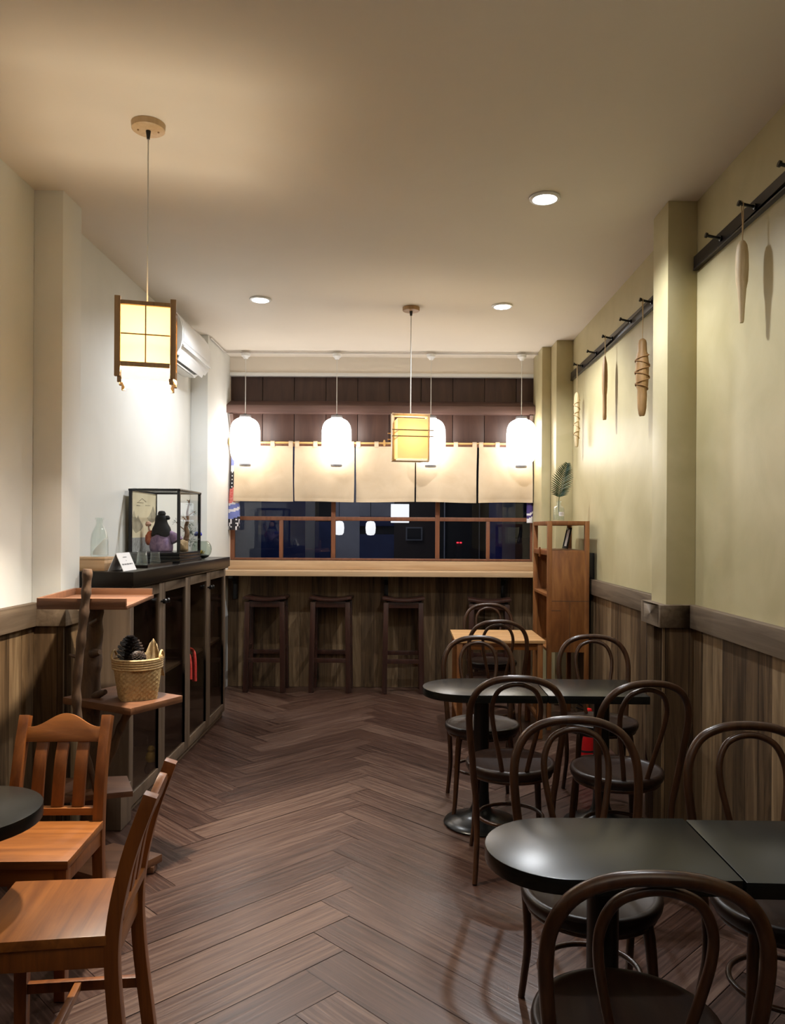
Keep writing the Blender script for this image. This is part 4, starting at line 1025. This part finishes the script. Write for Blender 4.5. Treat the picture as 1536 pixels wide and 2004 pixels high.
# doll display case
cx0, cx1, cy0, cy1 = -1.798, -1.455, 5.09, 5.63
dc = thing('display_case', 'black framed glass display case with a landscape back panel on the cabinet', 'display case', ((cx0 + cx1) / 2, (cy0 + cy1) / 2, ZC))
ax, ay = (cx1 - cx0) / 2, (cy1 - cy0) / 2
b = BM()
for z0, z1, e in ((0, .022, 0), (.022, .030, -.006), (.030, .044, -.003), (.044, .050, -.009), (.050, .070, -.006)): box(b, -ax - e, ax + e, -ay - e, ay + e, z0, z1)
obj('base', b, M['black'], dc, bevel=.0015)
HC = .486
for sx in (-1, 1):
    for sy in (-1, 1):
        x, y = sx * (ax - .014), sy * (ay - .014); b = BM(); box(b, x - .009, x + .009, y - .009, y + .009, .070, HC - .014); obj('post', b, M['black'], dc)
b = BM()
for s in (-1, 1): box(b, -ax + .002, ax - .002, s * (ay - .014) - .011, s * (ay - .014) + .011, HC - .014, HC); box(b, s * (ax - .014) - .011, s * (ax - .014) + .011, -ay + .002, ay - .002, HC - .014, HC)
obj('top_frame', b, M['black'], dc, bevel=.0015)
b = BM(); box(b, -ax + .006, ax - .006, -ay + .006, ay - .006, HC, HC + .003); obj('top_board', b, M['case_glass'], dc)
for nm, x0, x1, y0, y1 in (('glass_pane', -ax + .024, ax - .024, -ay + .012, -ay + .015), ('glass_pane', -ax + .024, ax - .024, ay - .015, ay - .012), ('glass_pane', ax - .015, ax - .012, -ay + .024, ay - .024)):
    b = BM(); box(b, x0, x1, y0, y1, .071, HC - .015); obj(nm, b, M['case_glass'], dc)
M['silk'] = mottled('painted_silk', (.58, .50, .33), (.66, .58, .40), 9, rough=.8)
M['wash'] = mottled('ink_wash', (.20, .17, .11), (.42, .37, .26), 16, rough=.85)
M['lattice'] = mottled('woven_grey', (.16, .16, .155), (.34, .34, .33), 55, rough=.8)
b = BM(); box(b, -ax + .016, -ax + .020, -ay + .024, ay - .024, .071, HC - .015); bp_ = obj('painted_back', b, M['silk'], dc)
def hill(pts):
    b = BM(); prism(b, pts, -ax + .0202, -ax + .0209, axis='x'); return b
obj('painted_hills', hill([(-.235, .225), (-.235, .315), (-.21, .345), (-.185, .31), (-.16, .29), (-.13, .315), (-.10, .285), (-.05, .26), (-.03, .24), (-.07, .215), (-.12, .205), (-.17, .195)]), M['wash'], bp_)
obj('painted_hills', hill([(.05, .30), (.09, .31), (.13, .335), (.18, .385), (.22, .345), (.24, .33), (.24, .285), (.18, .27), (.12, .275)]), M['wash'], bp_)
b = BM()
for p, q in (((-.12, .405), (-.05, .43)), ((-.05, .43), (.03, .41)), ((-.15, .40), (-.02, .402)), ((.02, .385), (.12, .387)), ((-.16, .38), (-.09, .381))):
    bar(b, (-ax + .0206, p[0], p[1]), (-ax + .0206, q[0], q[1]), .004, .0012, up=(1, 0, 0))
obj('painted_lines', b, M['wash'], bp_)
b = BM(); box(b, -ax + .0202, -ax + .022, -ay + .025, ay - .025, .071, .165); obj('lattice_band', b, M['lattice'], bp_)

# doll in the case
M['kimono'] = mottled('purple_kimono', (.16, .09, .20), (.44, .30, .46), 26, rough=.7)
M['grey_silk'] = mottled('grey_silk', (.20, .19, .20), (.30, .28, .30), 20, rough=.7)
M['orange_silk'] = mottled('orange_silk', (.42, .07, .025), (.62, .20, .09), 30, rough=.6)
M['skin'] = plain('doll_porcelain', (.62, .36, .27), rough=.4)
M['hair'] = plain('doll_hair', (.004, .004, .005), rough=.45, spec=.15)
dl = thing('kimono_doll', 'doll with long black hair in a purple kimono inside the glass case', 'doll', (-1.655, 5.34, ZC + .0705), R(8))
b = BM(); lathe(b, [(0, 0), (.058, .0), (.066, .006), (.070, .03), (.066, .065), (.060, .095), (.050, .125), (.034, .150), (.018, .165), (.014, .172), (.022, .180), (.031, .198), (.033, .215), (.028, .236), (.014, .248), (0, .251)], 28, sx=1.0, sy=.8); obj('body', b, M['skin'], dl)
b = BM(); lathe(b, [(.062, -.0), (.072, .004), (.077, .03), (.073, .065), (.066, .10), (.056, .13), (.038, .156), (.022, .167), (.016, .168)], 28, sx=1.02, sy=.84)
tube(b, spline([(.045, .0, .135), (.085, -.01, .10), (.105, -.015, .07)], 6), [.018, .020, .024, .026, .028, .030, .032, .033, .034, .035, .035, .036, .036], 12)
for vtx in b.verts:
    a = math.atan2(vtx.co.y, vtx.co.x); f_ = 1 + .05 * math.sin(7 * a + 30 * vtx.co.z) + .04 * math.sin(3 * a - 50 * vtx.co.z)
    vtx.co.x *= f_; vtx.co.y *= f_
obj('kimono', b, M['kimono'], dl)
b = BM(); lathe(b, [(.0565, .124), (.0605, .126), (.0565, .146), (.046, .160), (.040, .160)], 28, sx=1.03, sy=.88); obj('sash', b, M['grey_silk'], dl)
b = BM()
lathe(b, [(.060, .108), (.066, .112), (.066, .135), (.060, .16), (.047, .185), (.0415, .205), (.042, .222), (.037, .240), (.020, .253), (0, .256)], 24, (0, -.012, 0), sx=.98, sy=.72)
lathe(b, [(0, .238), (.022, .242), (.028, .258), (.020, .274), (0, .278)], 18, (0.004, -.012, 0)); lathe(b, [(0, .214), (.016, .218), (.020, .230), (.012, .244), (0, .246)], 14, (.040, -.008, 0))
for vtx in b.verts:
    if vtx.co.z < .20:
        a = math.atan2(vtx.co.y + .012, vtx.co.x); vtx.co.z += .010 * math.sin(3 * a + 1) * (.20 - vtx.co.z) / .09; f_ = 1 + .05 * math.sin(9 * a)
        vtx.co.x *= f_
obj('hair', b, M['hair'], dl)
b = BM(); tube(b, spline([(-.058, 0, .13), (-.078, -.012, .12), (-.082, -.014, .075), (-.070, -.012, .055), (-.055, -.01, .07)], 6), [.016] * 8 + [.022] * 9 + [.016] * 8, 12); obj('sleeve', b, M['orange_silk'], dl)
b = BM(); tube(b, [(-.070, -.012, .12), (-.080, -.014, .155), (-.082, -.014, .172)], [.007, .006, .004], 8); lathe(b, [(0, .170), (.016, .172), (.021, .186), (.014, .202), (0, .205)], 14, (-.084, -.014, 0)); obj('fan', b, M['skin'], dl)

bn = thing('miniature_tree', 'miniature twisted tree with grey green foliage inside the glass case', 'plant', (-1.515, 5.47, ZC + .0705))
M['bon_leaf'] = mottled('grey_green_needles', (.07, .10, .07), (.20, .25, .20), 40, rough=.7)
M['bon_bark'] = mottled('tan_bark', (.14, .075, .035), (.36, .22, .12), 40, rough=.7)
b = BM(); p = spline([(-.015, 0, 0), (-.012, 0, .06), (.0, .0, .12), (-.008, 0, .17), (.004, 0, .22), (.0, 0, .27), (.012, 0, .33), (.015, 0, .36)], 5); tube(b, p, [.022 * (1 - k / len(p)) ** 1.3 + .003 for k in range(len(p))], 8)
for p in ([(0, 0, .20), (-.03, .03, .23), (-.045, .05, .235)], [(0, 0, .24), (.03, .03, .27), (.035, .06, .275)], [(.012, 0, .33), (.0, .03, .35), (-.015, .05, .358)], [(-.01, 0, .14), (-.04, -.06, .18), (-.045, -.10, .20)]): tube(b, spline(p, 4), .004, 6)
obj('trunk', b, M['bon_bark'], bn)
b = BM(); rg = random.Random(9)
def needles(c, r, n_):
    for _ in range(n_):
        d = Vector((rg.gauss(0, 1), rg.gauss(0, 1), rg.gauss(0, .7))).normalized(); p0 = Vector(c) + d * r * rg.random(); p1 = p0 + d * .018
        sd = d.orthogonal().normalized() * .0024
        b.faces.new([b.verts.new(q) for q in (p0 - sd, p0 + sd, p1)])
for c, r, n_ in (((-.04, .05, .235), .025, 30), ((.03, .05, .275), .02, 25), ((.012, .01, .33), .02, 20), ((-.045, -.09, .20), .025, 25), ((.005, .055, .13), .05, 110), ((.01, .07, .07), .055, 110), ((0, .04, .19), .03, 40)): needles(c, r, n_)
obj('needles', b, M['bon_leaf'], bn)
M['rock'] = mottled('tan_rock', (.36, .23, .11), (.56, .40, .22), 30, rough=.8)
b = BM(); bmesh.ops.create_icosphere(b, subdivisions=3, radius=.035)
for vtx in b.verts: vtx.co = Vector((vtx.co.x, vtx.co.y * 1.3, vtx.co.z * 1.3 + .036)) * (1 + .12 * math.sin(vtx.co.x * 160) * math.cos(vtx.co.z * 140)); vtx.co.z = max(vtx.co.z, 0.0)
tag(obj('ornament_rock', b, M['rock'], loc=(-1.507, 5.34, ZC + .0705)), 'small tan rock beside the miniature tree in the glass case', 'rock')

# glass bowl behind the case
gb = thing('glass_bowl', 'round tilted glass terrarium bowl beyond the display case on the cabinet', 'bowl', (-1.500, 5.80, ZC))
b = BM(); pr = [(.022, .0)] + [(.075 * math.sin(R(a)), .075 - .075 * math.cos(R(a))) for a in range(22, 150, 8)]
pr2 = [(r - .003 if r > .003 else r, z + .002) for r, z in pr[::-1]]
lathe(b, [(0, 0)] + pr + pr2 + [(0, .004)], 32); obj('glass_body', b, M['bowl_glass'], gb)
b = BM(); lathe(b, [(0, .005), (.022, .0055), (.050, .020), (.058, .032), (.03, .040), (0, .042)], 24); obj('soil', b, M['rubber'], gb)
b = BM()
for k in range(26):
    d = Vector((rg.gauss(0, 1), rg.gauss(0, 1), abs(rg.gauss(.6, .6)))).normalized(); p0 = Vector((0, 0, .04)) + d * .006; p1 = p0 + d * .034; sd = d.orthogonal().normalized() * .005
    b.faces.new([b.verts.new(q) for q in (p0 - sd, p0 + sd, p1)])
obj('plant', b, M['yellow'], gb)
b = BM()
for k in range(7):
    a = 2 * PI * k / 7; bmesh.ops.create_uvsphere(b, u_segments=10, v_segments=8, radius=.013, matrix=Matrix.Translation((.016 * math.cos(a), .016 * math.sin(a), .02 + .006 * (k % 2))))
tube(b, [(0, 0, -.09), (0, 0, .02)], .002, 6)
tag(obj('blue_flower', b, plain('blue_petals', (.02, .03, .42), rough=.6), loc=(-1.525, 5.80, ZC + .165)), 'bright blue flower head standing in the terrarium bowl', 'flower')

# ------------------------------------------------------------------ rustic branch shelf
sh = thing('branch_shelf', 'rustic tree-branch shelf with reddish plank tiers in front of the cabinet', 'shelf', (0, 0, 0))
b = BM(); prism(b, [(-1.50, 3.20), (-1.13, 3.20), (-1.20, 3.76), (-1.585, 3.76)], 1.168, 1.184)
def lip(p, q): bar(b, (*p, 1.196), (*q, 1.196), .014, .036)
lip((-1.50, 3.205), (-1.135, 3.205)); lip((-1.498, 3.21), (-1.578, 3.755)); lip((-1.575, 3.755), (-1.205, 3.755))
obj('tray_top', b, M['tray_wood'], sh, bevel=.0015)
b = BM(); prism(b, [(-1.127, 3.24), (-.985, 3.50), (-1.36, 3.72), (-1.50, 3.45)], .725, .755); obj('plank', b, M['tray_wood'], sh, bevel=.003)
b = BM(); prism(b, [(-1.17, 3.40), (-1.27, 3.61), (-1.56, 3.57), (-1.47, 3.30)], .335, .360); obj('plank', b, M['tray_wood'], sh, bevel=.003)
b = BM(); prism(b, [(-1.06, 3.46), (-1.32, 3.58), (-1.52, 3.36), (-1.20, 3.20)], .028, .062); box(b, -1.14, -1.08, 3.40, 3.46, 0, .028); box(b, -1.48, -1.40, 3.36, 3.42, 0, .028); box(b, -1.26, -1.18, 3.23, 3.30, 0, .028); box(b, -1.34, -1.27, 3.48, 3.54, 0, .028); obj('base_board', b, M['tray_wood'], sh, bevel=.003)
rg = random.Random(4)
def log(pts, r0, r1, nm='branch', knots=()):
    b = BM(); p = spline(pts, 8); tube(b, p, [(r0 + (r1 - r0) * k / len(p)) * (1 + .10 * math.sin(k * 1.3) + .06 * rg.uniform(-1, 1)) for k in range(len(p))], 12)
    for (pt, d, r, l) in knots: tube(b, [pt, Vector(pt) + Vector(d) * l * .6, Vector(pt) + Vector(d) * l], [r, r * .85, r * .6], 8)
    return obj(nm, b, M['bark'], sh, ang=60)
log([(-1.385, 3.47, .062), (-1.38, 3.47, .4), (-1.390, 3.48, .75), (-1.375, 3.47, 1.0), (-1.372, 3.48, 1.168)], .050, .036, 'trunk',
    [((-1.36, 3.45, .76), (.8, -.4, .35), .018, .075), ((-1.37, 3.44, .95), (.9, -.4, .2), .02, .05), ((-1.37, 3.44, 1.08), (.7, -.5, .4), .014, .06), ((-1.39, 3.44, .62), (-.3, -.8, .4), .012, .06)])
log([(-1.315, 3.172, .70), (-1.322, 3.168, .85), (-1.305, 3.17, 1.05), (-1.290, 3.176, 1.22), (-1.285, 3.18, 1.335)], .017, .019, 'branch', [((-1.322, 3.165, .98), (-.9, -.2, .3), .008, .03)])
log([(-1.36, 3.46, .36), (-1.30, 3.46, .48), (-1.25, 3.47, .62), (-1.20, 3.48, .725)], .020, .017)
log([(-1.30, 3.34, .36), (-1.315, 3.26, .55), (-1.315, 3.18, .72)], .013, .014)
log([(-1.48, 3.66, .36), (-1.49, 3.66, .8), (-1.50, 3.68, 1.168)], .022, .018)
b = BM(); box(b, -1.50, -1.395, 3.88, 4.03, 0, .20)
tag(obj('wooden_block', b, M['cab_frame'], bevel=.004), 'grey-brown wooden block on the floor at the cabinet foot, behind the branch shelf', 'block')

# basket with its contents
bk = thing('wicker_basket', 'straw-coloured wicker basket on the middle plank of the branch shelf', 'basket', (-1.172, 3.455, .7555), R(28))
bk.scale = (.90, .90, .93)
b = BM(); rows, cols = 34, 96; HB = .185; rings = []
def basket_r(a, v):
    rt = .103 + .012 * v; p = 2 + 4.5 * (1 - v) ** 1.3; rb = .083 + .032 * v
    c, s = abs(math.cos(a)), abs(math.sin(a)); return rb / ((c ** p + s ** p) ** (1 / p)) if p > 2.01 else rb
for j in range(rows + 1):
    v_ = j / rows; ring = []
    for k in range(cols):
        a = 2 * PI * k / cols; r = basket_r(a, v_) + (.0034) * math.sin(k * PI / 2 + PI * (j // 2)) * (1 if v_ < .80 else .2)
        r -= .0014 * (j % 2)
        ring.append(b.verts.new((r * math.cos(a), r * math.sin(a), HB * v_)))
    rings.append(ring)
for a_, c_ in zip(rings, rings[1:]):
    for k in range(cols): b.faces.new((a_[k], a_[(k + 1) % cols], c_[(k + 1) % cols], c_[k]))
b.faces.new(rings[0][::-1])
inner = []
for j in (rows, rows // 2, 1):
    def ipt(k, v=j / rows):
        a = 2 * PI * k / cols; r = basket_r(a, v) - .007
        return (r * math.cos(a), r * math.sin(a), HB * v)
    inner.append([b.verts.new(ipt(k)) for k in range(cols)])
for a_, c_ in zip([rings[-1]] + inner, inner):
    for k in range(cols): b.faces.new((a_[k], a_[(k + 1) % cols], c_[(k + 1) % cols], c_[k]))
b.faces.new(inner[-1])
obj('woven_body', b, M['wicker'], bk, ang=80)
b = BM()
for z in (.146, .157, .168, .179, .188):
    r = .1155 + (z - .146) * .05; tube(b, [(r * math.cos(2 * PI * k / 48), r * math.sin(2 * PI * k / 48), z) for k in range(48)], .0058, 7, closed=True)
obj('rim_coil', b, M['wicker'], bk, ang=80)
for a in (R(-28), R(152)):
    b = BM(); cx_, cy_ = .117 * math.cos(a), .117 * math.sin(a); tx_, ty_ = -math.sin(a), math.cos(a)
    tube(b, spline([(cx_ + tx_ * s * .030, cy_ + ty_ * s * .030, .183 + h) for s, h in ((-1, 0), (-.9, .022), (0, .040), (.9, .022), (1, 0))], 6), .0055, 8); obj('handle', b, M['wicker'], bk, ang=80)
def pine_cone(loc, rx, hgt, label, tiltx):
    b = BM(); gold = PI * (3 - 5 ** .5); nS = 120
    lathe(b, [(0, 0), (rx * .45, hgt * .08), (rx * .55, hgt * .35), (rx * .35, hgt * .75), (0, hgt * .98)], 14)
    for k in range(nS):
        u = k / nS; a = k * gold; rr = rx * (math.sin(PI * min(.12 + u * .86, 1)) ** .75); z = hgt * u
        d = Vector((math.cos(a), math.sin(a), .35 + u * .5)).normalized(); sd = Vector((-math.sin(a), math.cos(a), 0)); up = d.cross(sd)
        p0 = Vector((rr * .40 * math.cos(a), rr * .40 * math.sin(a), z)); p1 = Vector((rr * math.cos(a), rr * math.sin(a), z + rr * .28)); wv = rx * .26
        vs = [b.verts.new(q) for q in (p0 - sd * wv * .5, p0 + sd * wv * .5, p1 + sd * wv * .8, p1 + d * wv * .5 - up * .003, p1 - sd * wv * .8)]; b.faces.new(vs)
        vs2 = [b.verts.new(q + up * -.004) for q in (p0 - sd * wv * .5, p0 + sd * wv * .5, p1 + sd * wv * .8, p1 + d * wv * .5, p1 - sd * wv * .8)]; b.faces.new(vs2[::-1])
    o = tag(obj('pine_cone', b, M['cone'], ang=30), label, 'pine cone', 'pine cones in the basket'); o.location = loc; o.rotation_euler = (tiltx, 0, 0); return o
pine_cone((-1.205, 3.462, .872), .052, .155, 'tall dark pine cone standing upright in the wicker basket', R(4))
pine_cone((-1.155, 3.412, .905), .034, .062, 'smaller dark pine cone at the front of the wicker basket', R(20))
b = BM(); nu, nv = 18, 10; g_ = {}
for s in (0, 1):
    for i in range(nu + 1):
        for j in range(nv + 1):
            u, v_ = i / nu, j / nv; x = -.06 + .12 * u; wv = (1 - .75 * v_)
            g_[s, i, j] = b.verts.new(((u - .5) * .125 * wv + .015 * v_, .012 * math.sin(u * 9 + v_ * 3) + s * .003 - .02 * v_, .17 * v_ * (1 - .25 * abs(u - .45))))
for s in (0, 1):
    for i in range(nu):
        for j in range(nv):
            q = [g_[s, i, j], g_[s, i + 1, j], g_[s, i + 1, j + 1], g_[s, i, j + 1]]; b.faces.new(q if s == 0 else q[::-1])
for i in range(nu):
    for j in (0, nv): b.faces.new((g_[0, i, j], g_[0, i + 1, j], g_[1, i + 1, j], g_[1, i, j]))
for j in range(nv):
    for i in (0, nu): b.faces.new((g_[0, i, j], g_[0, i, j + 1], g_[1, i, j + 1], g_[1, i, j]))
o = tag(obj('burlap_cloth', b, M['burlap'], ang=70), 'peaked piece of tan burlap tucked into the wicker basket', 'cloth'); o.location = (-1.122, 3.470, .845); o.rotation_euler = (0, 0, R(14))

# ------------------------------------------------------------------ camera
cam = bpy.data.cameras.new('camera'); co = bpy.data.objects.new('camera', cam); C.objects.link(co); S.camera = co
cam.sensor_fit = 'HORIZONTAL'; cam.sensor_width = 36.0; cam.lens = 36.0 * 1530 / 1536
cam.shift_x = -22 / 1536; cam.shift_y = 36 / 1536; cam.clip_start = 0.05
Mx = Matrix.Rotation(PI / 2, 4, 'X') @ Matrix.Rotation(0.006, 4, 'Z')
Mx.translation = Vector((0, 0, 1.5)); co.matrix_world = Mx
